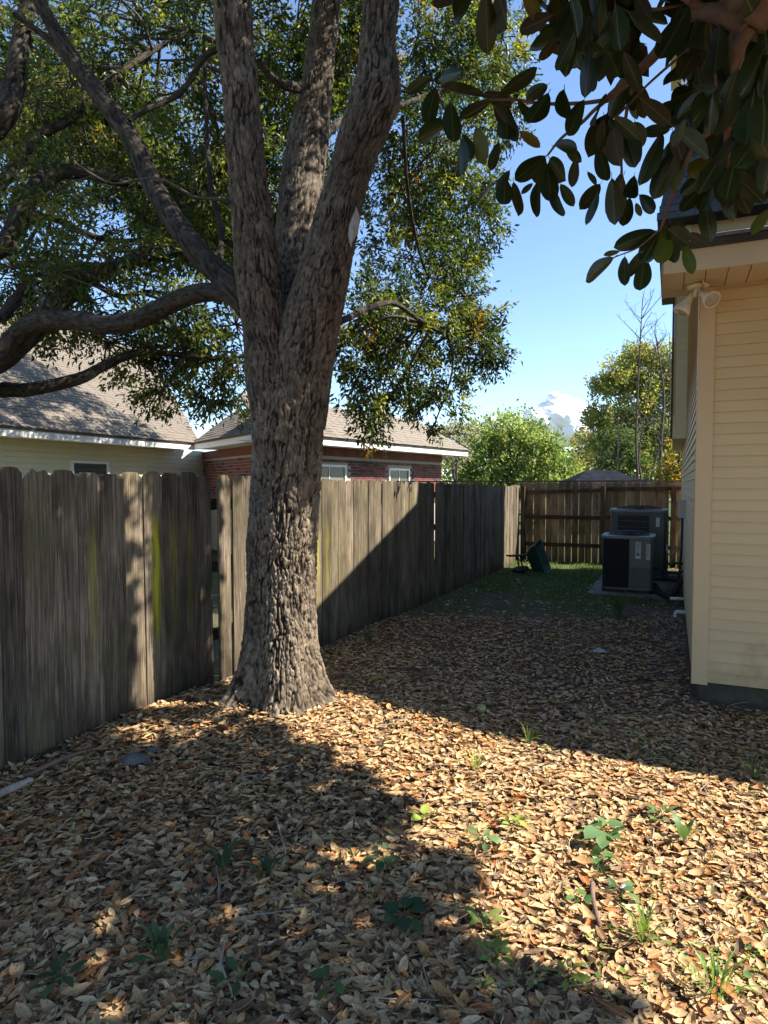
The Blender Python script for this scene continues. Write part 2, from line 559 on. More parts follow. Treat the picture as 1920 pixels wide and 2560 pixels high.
M = dict(
    ground=groundmat(),
    fence=woodmat("weathered fence wood", (0.034, 0.026, 0.019), (0.15, 0.12, 0.085), (0.42, 0.36, 0.27), 0.6),
    fence2=woodmat("brown fence wood", (0.10, 0.07, 0.045), (0.31, 0.225, 0.145), (0.45, 0.34, 0.235), 0.15),
    rail=woodmat("dark fence rail wood", (0.03, 0.022, 0.016), (0.085, 0.062, 0.045), (0.15, 0.115, 0.085), 0.3),
    bark=barkmat("furrowed oak bark", (0.020, 0.015, 0.011), (0.088, 0.066, 0.047), (0.345, 0.28, 0.205)),
    shaded_bark=barkmat("oak bark with painted shade", (0.019, 0.014, 0.011), (0.062, 0.047, 0.034), (0.215, 0.175, 0.13)),  # same oak bark, darkened: shade on the upper stems painted into the colour
    limb=barkmat("smoother limb bark", (0.014, 0.011, 0.009), (0.036, 0.029, 0.023), (0.085, 0.072, 0.058)),
    twig=simple("grey twig bark", (0.04, 0.032, 0.025), (0.11, 0.092, 0.073), 20, 0.9),
    wound=simple("bare grey wood", (0.22, 0.19, 0.16), (0.48, 0.44, 0.38), 14, 0.8, 0.4, 60, stretch=(4, 4, 0.6)),
    oakleaf=leafmat("oak leaves", 0.48, 0.42, 0.45, (1.5, 1.5, 0.5)),
    bgleaf=leafmat("far leaves", 0.5, 0.6, 0.2, (1.2, 1.2, 0.6)),
    litter=leafmat("dry leaves", 0.18, 0.6, 0.3, (1.2, 0.95, 0.6)),
    weed=leafmat("weed leaves", 0.35, 0.5, 0.3),
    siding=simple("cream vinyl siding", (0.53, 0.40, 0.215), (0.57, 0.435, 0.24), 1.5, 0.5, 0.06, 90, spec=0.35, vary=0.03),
    siding_skylit=simple("cream siding with painted sky light", (0.62, 0.56, 0.38), (0.68, 0.62, 0.43), 1.5, 0.5, 0.06, 90, spec=0.35, vary=0.03),  # same siding, paler: sky light on the upper wall painted in
    footing=simple("damp mossy concrete", (0.035, 0.03, 0.02), (0.085, 0.075, 0.05), 6, 0.95, 0.5, 50),
    shedroof=simple("near black shed roofing", (0.006, 0.007, 0.011), (0.02, 0.022, 0.032), 3, 0.95, 0.6, 12, spec=0.05),
    trim=simple("cream trim paint", (0.52, 0.39, 0.22), (0.56, 0.42, 0.245), 3, 0.5, 0.05, 60),
    soffit=simple("cream soffit vinyl", (0.52, 0.42, 0.28), (0.57, 0.465, 0.315), 3, 0.5),
    drip=simple("dark brown drip edge", (0.035, 0.028, 0.024), (0.06, 0.05, 0.042), 6, 0.5),
    concrete=simple("stained concrete", (0.13, 0.11, 0.09), (0.30, 0.27, 0.23), 5, 0.9, 0.5, 50),
    shingle=simple("grey asphalt shingle", (0.10, 0.092, 0.088), (0.17, 0.16, 0.15), 60, 0.95, 0.6, 250, vary=0.25),
    roofdark=simple("dark asphalt shingle", (0.035, 0.035, 0.038), (0.075, 0.073, 0.075), 50, 0.95, 0.6, 250, vary=0.3),
    nshingle=simple("tan asphalt shingle", (0.135, 0.115, 0.093), (0.225, 0.195, 0.16), 50, 0.95, 0.6, 220, vary=0.18),
    nbase=simple("roof underlay", (0.10, 0.085, 0.07), (0.16, 0.135, 0.11), 20, 0.95),
    nsiding=simple("pale green cream siding", (0.62, 0.57, 0.40), (0.68, 0.63, 0.45), 2, 0.55, 0.05, 60, vary=0.03),
    white=simple("white painted board", (0.72, 0.72, 0.70), (0.82, 0.82, 0.80), 4, 0.5),
    brick=simple("red brick", (0.125, 0.045, 0.038), (0.20, 0.078, 0.066), 18, 0.9, 0.4, 90, vary=0.25),
    brickdark=simple("dark clinker brick", (0.045, 0.032, 0.034), (0.09, 0.06, 0.058), 18, 0.9, 0.4, 90, vary=0.2),
    mortar=simple("grey mortar", (0.30, 0.27, 0.24), (0.40, 0.37, 0.33), 30, 0.95),
    blind=simple("window blind slats", (0.42, 0.46, 0.42), (0.5, 0.54, 0.5), 4, 0.6),
    acgrey=simple("grey painted steel", (0.13, 0.133, 0.126), (0.17, 0.173, 0.165), 6, 0.45, 0.02, 40),
    acgreen=simple("dark grey painted steel", (0.085, 0.09, 0.083), (0.115, 0.12, 0.112), 6, 0.45),
    acblack=simple("black louvre steel", (0.012, 0.012, 0.014), (0.02, 0.02, 0.022), 6, 0.5),
    actop=simple("pale grey top cover", (0.19, 0.20, 0.20), (0.25, 0.26, 0.26), 6, 0.4),
    paper=simple("paper sticker", (0.55, 0.55, 0.53), (0.66, 0.66, 0.64), 20, 0.5),
    ink=simple("printed ink", (0.04, 0.04, 0.045), (0.06, 0.06, 0.06), 9, 0.6),
    insul=simple("black foam insulation", (0.012, 0.012, 0.012), (0.03, 0.03, 0.03), 20, 0.8, 0.3, 60),
    pvc=simple("white pipe plastic", (0.62, 0.61, 0.57), (0.72, 0.71, 0.67), 6, 0.4),
    greybox=simple("grey utility plastic", (0.40, 0.40, 0.37), (0.48, 0.48, 0.45), 6, 0.5),
    tray=simple("dark green tray plastic", (0.010, 0.06, 0.045), (0.016, 0.085, 0.065), 5, 0.4, 0.05, 40),
    blacksteel=simple("black steel tube", (0.012, 0.012, 0.013), (0.025, 0.024, 0.024), 20, 0.5),
    tyre=simple("black rubber", (0.012, 0.012, 0.012), (0.03, 0.028, 0.026), 20, 0.9),
    lampgrey=simple("white lamp housing", (0.62, 0.55, 0.45), (0.72, 0.65, 0.55), 8, 0.45),
    lens=simple("pressed lamp glass", (0.30, 0.26, 0.21), (0.42, 0.37, 0.30), 40, 0.12, 0.3, 120, spec=0.6),
    felt=simple("faded yellow felt", (0.24, 0.23, 0.09), (0.36, 0.34, 0.15), 30, 0.95, 0.5, 200),
    rag=simple("grey fabric", (0.06, 0.058, 0.056), (0.12, 0.115, 0.11), 12, 0.9, 0.5, 60),
    plastic=simple("pale blue film", (0.30, 0.45, 0.46), (0.45, 0.6, 0.6), 12, 0.35),
    cloud=simple("cloud vapour", (0.93, 0.93, 0.94), (0.96, 0.96, 0.97), 3, 1.0, spec=0.0),
    magwood=simple("magnolia bark", (0.10, 0.06, 0.045), (0.20, 0.13, 0.10), 14, 0.85, 0.4, 60),
    stick=simple("bleached stick", (0.20, 0.16, 0.12), (0.42, 0.37, 0.30), 15, 0.9, 0.4, 60),
    petal=simple("violet petal", (0.35, 0.25, 0.6), (0.5, 0.4, 0.75), 9, 0.6),
)


def glassmat():
    m, t, b = newmat("dim window glass")
    b.inputs["Base Color"].default_value = (0.05, 0.075, 0.075, 1)
    b.inputs["Roughness"].default_value = 0.08
    b.inputs["Alpha"].default_value = 0.45
    return m


M["glass"] = glassmat()
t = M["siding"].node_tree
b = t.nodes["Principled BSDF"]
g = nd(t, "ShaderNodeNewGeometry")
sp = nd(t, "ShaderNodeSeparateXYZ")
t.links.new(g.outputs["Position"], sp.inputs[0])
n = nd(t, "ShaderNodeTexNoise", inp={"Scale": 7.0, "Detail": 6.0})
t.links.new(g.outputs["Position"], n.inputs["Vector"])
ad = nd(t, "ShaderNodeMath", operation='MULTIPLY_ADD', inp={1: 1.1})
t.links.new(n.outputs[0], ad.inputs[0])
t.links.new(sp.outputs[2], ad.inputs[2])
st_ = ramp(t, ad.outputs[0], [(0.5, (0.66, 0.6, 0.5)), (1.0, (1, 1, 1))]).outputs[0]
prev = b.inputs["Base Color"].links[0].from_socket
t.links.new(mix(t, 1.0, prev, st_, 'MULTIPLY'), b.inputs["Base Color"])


def magleafmat(name, top, under, trans):
    m, t, b = newmat(name)
    tc = nd(t, "ShaderNodeTexCoord")
    oi = nd(t, "ShaderNodeObjectInfo")
    g = nd(t, "ShaderNodeNewGeometry")
    n = nd(t, "ShaderNodeTexNoise", inp={"Scale": 5.0, "Detail": 5.0})
    t.links.new(tc.outputs["Object"], n.inputs["Vector"])
    sp = nd(t, "ShaderNodeSeparateXYZ")
    t.links.new(tc.outputs["Object"], sp.inputs[0])
    ab = nd(t, "ShaderNodeMath", operation='ABSOLUTE')
    t.links.new(sp.outputs[1], ab.inputs[0])
    # side veins, slanting off the midrib
    vv = nd(t, "ShaderNodeMath", operation='MULTIPLY_ADD', inp={1: -0.9})
    t.links.new(ab.outputs[0], vv.inputs[0])
    t.links.new(sp.outputs[0], vv.inputs[2])
    wv = nd(t, "ShaderNodeMath", operation='MULTIPLY', inp={1: 75.0})
    t.links.new(vv.outputs[0], wv.inputs[0])
    sn = nd(t, "ShaderNodeMath", operation='SINE')
    t.links.new(wv.outputs[0], sn.inputs[0])
    mid = nd(t, "ShaderNodeMapRange", inp={1: 0.004, 2: 0.014, 3: 1.0, 4: 0.0})
    t.links.new(ab.outputs[0], mid.inputs[0])
    ctop = mix(t, n.outputs[0], tuple(c * 0.7 for c in top), tuple(c * 1.3 for c in top))
    cund = mix(t, n.outputs[0], tuple(c * 0.7 for c in under), tuple(c * 1.3 for c in under))
    col = mix(t, g.outputs["Backfacing"], ctop, cund)
    col = mix(t, mid.outputs[0], col, (0.09, 0.08, 0.035))
    hs = nd(t, "ShaderNodeHueSaturation")
    mr = nd(t, "ShaderNodeMapRange", inp={3: 0.7, 4: 1.4})
    t.links.new(oi.outputs["Random"], mr.inputs[0])
    t.links.new(mr.outputs[0], hs.inputs["Value"])
    t.links.new(col, hs.inputs["Color"])
    t.links.new(hs.outputs[0], b.inputs["Base Color"])
    rr = mix(t, g.outputs["Backfacing"], (0.38, 0.38, 0.38), (0.75, 0.75, 0.75))
    t.links.new(rr, b.inputs["Roughness"])
    b.inputs["Specular IOR Level"].default_value = 0.4
    bump(t, b, sn.outputs[0], 0.05, 0.002)
    tr = nd(t, "ShaderNodeBsdfTranslucent")
    tr.inputs[0].default_value = (0.16, 0.22, 0.02, 1)
    ms = nd(t, "ShaderNodeMixShader", inp={0: trans})
    t.links.new(b.outputs[0], ms.inputs[1])
    t.links.new(tr.outputs[0], ms.inputs[2])
    t.links.new(ms.outputs[0], t.nodes["Material Output"].inputs[0])
    return m


M["mag"] = [magleafmat("magnolia leaf green", (0.010, 0.022, 0.009), (0.026, 0.019, 0.012), 0.10),
            magleafmat("magnolia leaf rusty", (0.012, 0.022, 0.009), (0.042, 0.022, 0.013), 0.08),
            magleafmat("magnolia leaf young", (0.04, 0.08, 0.018), (0.075, 0.08, 0.025), 0.38),
            magleafmat("magnolia leaf dying", (0.12, 0.075, 0.02), (0.16, 0.07, 0.025), 0.25)]

def dryleafmat():
    m = leafmat("dry leaves", 0.16, 0.6, 0.3, (1.2, 0.95, 0.6))
    t = m.node_tree
    b = t.nodes["Principled BSDF"]
    a = next(x for x in t.nodes if x.type == 'ATTRIBUTE')
    tc = nd(t, "ShaderNodeTexCoord")
    g = nd(t, "ShaderNodeNewGeometry")
    n = nd(t, "ShaderNodeTexNoise", inp={"Scale": 90.0, "Detail": 6.0, "Roughness": 0.65})
    t.links.new(g.outputs["Position"], n.inputs["Vector"])
    sp = ramp(t, n.outputs[0], [(0.32, (0.55, 0.46, 0.38)), (0.5, (1, 1, 1)), (0.7, (1.18, 1.16, 1.12))]).outputs[0]
    col = mix(t, 0.9, a.outputs["Color"], sp, 'MULTIPLY')
    rb = nd(t, "ShaderNodeAttribute", attribute_name="rib")
    mr = nd(t, "ShaderNodeMapRange", inp={1: 0.86, 2: 0.97, 3: 0.0, 4: 0.45})
    t.links.new(rb.outputs["Fac"], mr.inputs[0])
    col = mix(t, mr.outputs[0], col, (0.62, 0.5, 0.34))
    t.links.new(col, b.inputs["Base Color"])
    return m


M["litter"] = dryleafmat()

# ================================================================ ground
TX, TY = -0.69, 4.55                 # the oak
FP = -3.278                          # the fence line (p)


def gh(x, y):
    x, y = np.asarray(x, float), np.asarray(y, float)
    d = x * DV[0] + y * DV[1]
    p = x * PV[0] + y * PV[1]
    r2 = (x - TX) ** 2 + (y - TY) ** 2
    z = 0.16 * np.exp(-r2 / 1.15 ** 2)
    z = z + 0.12 * np.exp(-((p - FP) / 0.7) ** 2) * (1 - sstep(2.6, 4.6, d))
    z = z - 0.09 * sstep(6.5, 12.5, d)
    q = np.stack([x.ravel(), y.ravel(), 0 * x.ravel()], 1)
    u = (fbm(q * 0.9, 3) - 0.5).reshape(x.shape) * 0.06 + (fbm(q * 5.0, 2) - 0.5).reshape(x.shape) * 0.02
    return z + u * (1 - sstep(25, 40, np.hypot(x, y)))


def turf(x, y):
    d = x * DV[0] + y * DV[1]
    p = x * PV[0] + y * PV[1]
    q = np.stack([x, y, 0 * x + 4.0], 1)
    n = fbm(q * 0.8, 3)
    t = sstep(8.2, 10.5, d + (n - 0.5) * 4.0) * (1 - 0.75 * sstep(-0.9, -0.1, p))
    t = np.where(d > 15.2, 0.9, t)
    t = np.where(p < FP, 0.35 + 0.6 * sstep(FP - 1.0, FP - 3.0, p) * 0 + 0.5 * sstep(0.4, 0.6, n), t)
    return np.clip(t, 0, 1)


def axis(fine0, fine1, step, lim):
    a = list(np.arange(fine0, fine1, step))
    s, v = step, fine1
    while v < lim:
        a.append(v)
        s *= 1.25
        v += s
    a.append(lim)
    s, v = step, fine0
    while True:
        s *= 1.25
        v -= s
        if v < -lim:
            break
        a.insert(0, v)
    a.insert(0, -lim)
    return np.array(a)


gx, gy = axis(-4.5, 5.0, 0.09, 900.0), axis(0.0, 9.0, 0.09, 900.0)
X, Y = np.meshgrid(gx, gy)
Z = gh(X, Y)
nx, ny = len(gx), len(gy)
ii = (np.arange(ny - 1)[:, None] * nx + np.arange(nx - 1)[None]).ravel()
F = np.stack([ii, ii + 1, ii + nx + 1, ii + nx], 1)
V = np.stack([X.ravel(), Y.ravel(), Z.ravel()], 1)
ground = part("ground", V, F, M["ground"], None, True, {"turf": turf(V[:, 0], V[:, 1]), "duff": 1 - 0.9 * sstep(4.0, 5.6, V[:, 0] * DV[0] + V[:, 1] * DV[1])})
tag(ground, "leaf strewn ground of the narrow side yard", None, None, "structure")


# ================================================================ leaf builders
def vary(base, n, amt=0.25):
    base = np.asarray(base, float)
    return np.clip(base[None] * (1 + (rng.random((n, 1)) - 0.5) * 2 * amt) * (1 + (rng.random((n, 3)) - 0.5) * 0.25), 0.003, 0.9)


def pick(pal, wts, n):
    pal = np.asarray(pal, float)
    i = rng.choice(len(pal), n, p=np.asarray(wts) / np.sum(wts))
    c = pal[i]
    return np.clip(c * (0.75 + 0.5 * rng.random((n, 1))), 0.003, 0.9)


def simple_leaves(C, D, L, W, col, fold=0.25):
    """diamond leaves folded along the midrib: V, F, tint"""
    n = len(C)
    up = norm(rng.normal(size=(n, 3)) + np.array([0, 0, 0.8]))
    side = norm(np.cross(D, up))
    nn = np.cross(side, D)
    L, W = np.reshape(L, (-1, 1)), np.reshape(W, (-1, 1))
    f = nn * W * fold
    V = np.stack([C, C + D * L * 0.45 + side * W * 0.5 + f, C + D * L, C + D * L * 0.45 - side * W * 0.5 + f], 1).reshape(-1, 3)
    b = np.arange(n)[:, None] * 4
    F = np.concatenate([b + np.array([[0, 1, 2]]), b + np.array([[0, 2, 3]])])
    return V, F, np.repeat(col, 4, 0)


# ---------- dry litter leaf: 11 verts
LT = np.array([0, .22, .5, .78, 1.0])
LW = np.array([0, .78, 1.0, .66, 0])


RIB = np.array([1, 0, 1, 0, 0, 1, 0, 0, 1, 0, 1.0])


def litter_leaves(C, yaw, tilt, roll, L, W, curl, col):
    n = len(C)
    loc = []
    for k in range(5):
        t = LT[k] - 0.5
        zc = curl * ((t * 2) ** 2) * 0.22
        if LW[k] == 0:
            loc.append(np.stack([t * L, 0 * L, zc * L], 1))
        else:
            for sgn in (-1, 0, 1):
                wv = LW[k] * 0.5 * sgn
                zz = zc * L + (abs(sgn)) * W * 0.14 * (1 + curl)
                loc.append(np.stack([t * L, wv * W, zz], 1))
    loc = np.stack(loc, 1)                     # n,11,3
    cr, sr = np.cos(roll)[:, None], np.sin(roll)[:, None]
    y, z = loc[..., 1] * cr - loc[..., 2] * sr, loc[..., 1] * sr + loc[..., 2] * cr
    x = loc[..., 0]
    ct, st = np.cos(tilt)[:, None], np.sin(tilt)[:, None]
    x, z = x * ct - z * st, x * st + z * ct
    cy, sy = np.cos(yaw)[:, None], np.sin(yaw)[:, None]
    V = np.stack([x * cy - y * sy, x * sy + y * cy, z], -1) + C[:, None]
    b = np.arange(n)[:, None] * 11
    T = [(0, 2, 1), (0, 3, 2), (10, 7, 8), (10, 8, 9)]
    Q = [(1, 2, 5, 4), (2, 3, 6, 5), (4, 5, 8, 7), (5, 6, 9, 8)]
    FT = np.concatenate([b + np.array([q]) for q in T])
    FQ = np.concatenate([b + np.array([q]) for q in Q])
    return V.reshape(-1, 3), [FT, FQ], np.repeat(col, 11, 0)


PAL = [tuple(np.array(c) * (1.0, .94, .84)) for c in [(0.45, 0.32, 0.18), (0.58, 0.45, 0.28), (0.42, 0.24, 0.10), (0.45, 0.18, 0.06), (0.21, 0.125, 0.07), (0.115, 0.07, 0.042), (0.47, 0.36, 0.2)]]
PWT = [28, 26, 11, 5, 13, 8, 18]

# the 300 leaves that show largest, each an object on the ground
variants = []
for k in range(18):
    v, f, c = litter_leaves(np.zeros((1, 3)), np.zeros(1), np.zeros(1), np.zeros(1), np.array([1.0]),
                            np.array([rng.uniform(.26, .48)]), np.array([rng.uniform(-.7, 1.3)]), np.array([PAL[k % 7]]) * rng.uniform(.8, 1.15))
    variants.append(mesh("fallen_leaf", v, f, True, {"tint": c, "rib": RIB}, M["litter"]))


def ground_pts(n, y0, y1, xm=0.66):
    y = rng.uniform(y0, y1, n)
    x = rng.uniform(-1, 1, n) * (xm * y + 0.15)
    return x, y


def yard(x, y):
    p = x * PV[0] + y * PV[1]
    d = x * DV[0] + y * DV[1]
    return (p > FP + 0.03) & (((d < 5.45) | (p < 0.16)) & (d < 15.1)) & ((x - TX) ** 2 + (y - TY) ** 2 > 0.34 ** 2)


x, y = ground_pts(460, 1.75, 3.0, 0.62)
ok = yard(x, y)
x, y = x[ok][:300], y[ok][:300]
z = gh(x, y)
for i in range(len(x)):
    s = rng.uniform(0.055, 0.105)
    e = Euler((rng.normal(0, .2), rng.normal(0, .15), rng.uniform(0, 6.28)))
    o = inst("fallen_leaf", variants[int(rng.integers(18))],
             Matrix.Translation((x[i], y[i], z[i] + 0.02 + 0.015 * rng.random())) @ e.to_matrix().to_4x4() @ Matrix.Scale(s, 4), ground)


def scatter(n, y0, y1, dens, lmin, lmax, lift, xm=.66):
    x, y = ground_pts(n, y0, y1, xm)
    k = yard(x, y)
    x, y = x[k], y[k]
    k = rng.random(len(x)) < dens(x, y)
    x, y = x[k], y[k]
    return x, y, gh(x, y) + lift * rng.random(len(x)) ** 1.5 + 0.004, rng.uniform(lmin, lmax, len(x))


def dens(x, y):
    d = x * DV[0] + y * DV[1]
    p = x * PV[0] + y * PV[1]
    q = np.stack([x, y, 0 * x], 1)
    n = fbm(q * 1.3 + 5, 3)
    patch = fbm(q * 3.1 + 9, 2)
    v = np.ones(len(x))
    v *= 1 - 0.38 * sstep(4.3, 5.8, d) * (0.45 + 0.55 * sstep(-2.2, -0.2, p))         # bare soil by the house
    v *= 1 - 0.5 * sstep(8.0, 10.2, d + (n - .5) * 3)                # turf
    v *= 1 - 0.6 * sstep(0.64, 0.74, patch)
    # bare scrape low in the picture
    v *= 1 - 0.85 * np.exp(-(((x - 0.62) / 0.22) ** 2 + ((y - 2.12) / 0.13) ** 2))
    v *= 1 - 0.5 * np.exp(-(((x + 0.55) / 0.25) ** 2 + ((y - 3.0) / 0.12) ** 2))
    return np.clip(v, 0.03, 1)


x_, y_ = rng.uniform(-4.2, 4.6, 60000), rng.uniform(.2, 6.2, 60000)
k_ = yard(x_, y_) & ((np.abs(x_) > .66 * y_ + .1) | (y_ < 1.5)) & (rng.random(60000) < .9 * dens(x_, y_))
x_, y_ = x_[k_], y_[k_]
SIDE_PTS = (x_, y_, gh(x_, y_) + .018 * rng.random(len(x_)) + .004, rng.uniform(.04, .085, len(x_)))
print("side litter", len(x_))
parts_ = [scatter(50000, 1.5, 4.6, dens, 0.034, 0.080, 0.022), SIDE_PTS, scatter(36000, 4.4, 8.2, dens, 0.034, 0.075, 0.02),
          scatter(9000, 8.0, 15.5, dens, 0.05, 0.09, 0.03)]
x, y, z, L = (np.concatenate([q[i] for q in parts_]) for i in range(4))
n = len(x)
col = pick(PAL, PWT, n)
V, F, T = litter_leaves(np.stack([x, y, z], 1), rng.uniform(0, 6.28, n), rng.normal(0, .11, n), rng.normal(0, .16, n), L,
                        L * rng.uniform(.24, .50, n), rng.normal(.1, .65, n), col)
lit = part("leaf_litter", V, F, M["litter"], None, True, {"tint": T, "rib": np.tile(RIB, n)})
tag(lit, "thick carpet of dry tan and orange leaves over the yard", None, None, "stuff")
# small crumbs and twig bits between the leaves
x, y, z, L = scatter(9000, 1.5, 6.0, lambda x, y: np.ones(len(x)), 0.012, 0.05, 0.02)
n = len(x)
V, F, T = litter_leaves(np.stack([x, y, z], 1), rng.uniform(0, 6.28, n), rng.normal(0, .3, n), rng.normal(0, .6, n), L, L * rng.uniform(.1, .5, n), rng.uniform(-.5, 1, n),
                        pick([(0.16, 0.10, 0.06), (0.3, 0.2, 0.11), (0.08, 0.055, 0.035)], [1, 1, 1], n))
cr = part("leaf_crumbs", V, F, M["litter"], None, True, {"tint": T})
tag(cr, "broken leaf crumbs and bits of twig on the soil", None, None, "stuff")

# ================================================================ turf
n = 26000
d = rng.uniform(7.2, 15.1, n)
p = rng.uniform(FP + 0.05, 0.1, n)
x, y = p * PV[0] + d * DV[0], p * PV[1] + d * DV[1]
k = rng.random(n) < turf(x, y) * sstep(.36, .62, fbm(np.stack([x, y, 0 * x + 2], 1) * 1.6, 3)) * 0.95 + 0.02
x, y = x[k], y[k]
x2, y2 = ground_pts(2600, 1.7, 7.0)
q = np.stack([x2, y2, 0 * x2 + 8], 1)
k = yard(x2, y2) & (rng.random(len(x2)) < 0.9 * sstep(0.60, 0.72, fbm(q * 1.9, 3)))
x, y = np.concatenate([x, x2[k]]), np.concatenate([y, y2[k]])
n = len(x)
D = norm(np.stack([rng.normal(0, .5, n), rng.normal(0, .5, n), np.ones(n)], 1))
V, F, T = simple_leaves(np.stack([x, y, gh(x, y)], 1), D, rng.uniform(.04, .11, n), rng.uniform(.004, .009, n) * 1.6,
                        pick([(0.13, 0.20, 0.075), (0.17, 0.23, 0.08), (0.09, 0.15, 0.06), (0.28, 0.25, 0.13)], [4, 3, 3, 1], n))
gr = part("grass", V, F, M["weed"], None, False, {"tint": T})
tag(gr, "thin shaded grass towards the back fence", None, None, "stuff")

# ================================================================ oak tree
oak = thing("oak_tree", "big oak with furrowed bark forking into three stems beside the fence", "tree", (TX, TY, 0.1))


def bark_tube(name, pts, rads, parent, m, around, step, fq=(15.0, 6.0), amp=0.016, flare=None, ell=None, smoothpath=True):
    Pr = np.column_stack([np.asarray(pts, float), np.asarray(rads, float)])
    S4 = spline(Pr, 24)
    seg = np.linalg.norm(np.diff(S4[:, :3], axis=0), axis=1)
    s = np.concatenate([[0], np.cumsum(seg)])
    m_ = max(6, int(s[-1] / step))
    t = np.linspace(0, s[-1], m_)
    S4 = np.stack([np.interp(t, s, S4[:, k]) for k in range(4)], 1)
    if m in (M["bark"], M["shaded_bark"]):
        S4[:, 3] *= 0.915
    P, T, U, W = frames(S4[:, :3])
    a = np.linspace(0, 2 * np.pi, around, endpoint=False)
    rad = np.repeat(S4[:, 3][:, None], around, 1)
    if flare is not None:
        rad = rad * flare(P[:, 2][:, None], a[None])
    dirs = np.cos(a)[None, :, None] * U[:, None] + np.sin(a)[None, :, None] * W[:, None]
    V = P[:, None] + dirs * rad[..., None]
    Vf = V.reshape(-1, 3)
    wob = (fbm(Vf * 2.2 + 3, 3) - 0.5) * 0.14 * np.repeat(S4[:, 3], around)
    warp = np.stack([fbm(Vf * 7 + 11, 2), fbm(Vf * 7 + 31, 2), fbm(Vf * 5 + 51, 2)], 1) - 0.5
    # plates follow the stem: stretch along the axis
    ax = (np.repeat(t, around))
    ang = np.tile(a, m_)
    rr = np.repeat(S4[:, 3], around)
    cx_, cy_ = np.cos(ang) * np.maximum(rr, .04), np.sin(ang) * np.maximum(rr, .04)
    q = np.stack([cx_ * fq[0] * 1.25, cy_ * fq[0] * 1.25, ax * fq[1] * 1.35], 1) + warp * np.array([1.1, 1.1, 0.8])
    f1, f2, cid = voro(q + 100)
    q1 = np.stack([cx_ * fq[0] * .95, cy_ * fq[0] * .95, ax * fq[1] * .40], 1) + warp * np.array([1.5, 1.5, 0.9])
    rg = np.abs(fbm(q1 + 60, 3) - .5) * 2
    h1 = sstep(0.010, 0.13, rg)
    h2 = sstep(0.02, 0.22, f2 - f1)
    h = (0.04 + 0.96 * h1) * (0.5 + 0.5 * h2) * (0.68 + 0.32 * cid)
    fine = fbm(Vf * 60, 3) - 0.5
    disp = (h - 1) * amp * 1.15 + fine * amp * 0.7 + wob
    Vf = Vf + dirs.reshape(-1, 3) * disp[:, None]
    i = np.arange(m_ - 1)[:, None] * around
    j = np.arange(around)[None]
    k = (j + 1) % around
    F = np.stack([i + j, i + k, i + around + k, i + around + j], -1).reshape(-1, 4)
    return part(name, Vf, F, m, parent, True, {"plate": np.clip(h * 0.9 + fine * .3, 0, 1), "tone": cid})


def wpx(disp_w, Y):
    return disp_w * 1920 / 1659 / FPX * Y


def base_flare(z, a):
    lob = np.clip(0.45 + 0.42 * np.cos(5 * a + 0.6) + 0.25 * np.cos(3 * a + 2) + 0.2 * np.cos(8 * a + 1), 0, 1.4)
    return 1 + (0.66 * lob + 0.13) * np.exp(-np.clip(z - 0.14, -0.3, 5) / 0.22)


Yt = TY
tr = [A(600, 1640, Yt)]
tr[0][2] = -0.1
tr += [A(604, 1500, Yt), A(606, 1300, Yt), A(612, 1150, Yt), A(620, 1000, Yt), A(622, 910, Yt), A(624, 850, Yt), A(626, 800, Yt), A(628, 755, Yt)]
trunk = bark_tube("trunk", tr, [wpx(86, Yt) , wpx(88, Yt), wpx(83, Yt), wpx(83, Yt), wpx(83, Yt), wpx(84, Yt), wpx(76, Yt), wpx(52, Yt), wpx(26, Yt)], oak, M["bark"], 380, 0.0068, (35, 11.5), 0.019, base_flare)
bark_tube("stem", [A(604, 900, Yt), A(588, 800, Yt), A(575, 700, Yt), A(559, 600, Yt - .03), A(548, 500, Yt - .05), A(536, 400, Yt - .08), A(528, 300, Yt - .12), A(520, 200, Yt - .16), A(509, 100, Yt - .2), A(502, 0, Yt - .25), A(490, -250, Yt - .3), A(485, -600, Yt - .3)],
          [wpx(66, Yt), wpx(64, Yt), wpx(58, Yt), wpx(53, Yt), wpx(48, Yt), wpx(45, Yt), wpx(42, Yt), wpx(41, Yt), wpx(41, Yt), wpx(43, Yt), wpx(40, Yt), wpx(28, Yt)], oak, M["shaded_bark"], 200, 0.0105, (34, 12), 0.014)
bark_tube("stem", [A(640, 920, Yt - .02), A(655, 800, Yt - .04), A(672, 700, Yt - .05), A(697, 600, Yt - .08), A(722, 500, Yt - .1), A(748, 400, Yt - .12), A(780, 300, Yt - .15), A(810, 215, Yt - .18), A(817, 150, Yt - .2), A(815, 100, Yt - .2), A(825, 0, Yt - .2), A(850, -250, Yt - .2), A(890, -600, Yt - .1)],
          [wpx(68, Yt), wpx(70, Yt), wpx(68, Yt), wpx(60, Yt), wpx(54, Yt), wpx(49, Yt), wpx(51, Yt), wpx(55, Yt), wpx(47, Yt), wpx(40, Yt), wpx(40, Yt), wpx(38, Yt), wpx(26, Yt)], oak, M["shaded_bark"], 220, 0.0105, (34, 12), 0.014)
bark_tube("stem", [A(630, 800, Yt + .12), A(632, 690, Yt + .3), A(636, 600, Yt + .5), A(642, 500, Yt + .65), A(652, 400, Yt + .78), A(666, 300, Yt + .88), A(683, 200, Yt + .95), A(695, 100, Yt + 1.0), A(705, 0, Yt + 1.05), A(712, -300, Yt + 1.1)],
          [wpx(46, Yt + .3), wpx(50, Yt + .3), wpx(52, Yt + .4), wpx(52, Yt + .5), wpx(53, Yt + .6), wpx(48, Yt + .7), wpx(38, Yt + .8), wpx(35, Yt + .9), wpx(34, Yt + .9), wpx(28, Yt + 1)], oak, M["shaded_bark"], 150, 0.0125, (34, 12), 0.010)
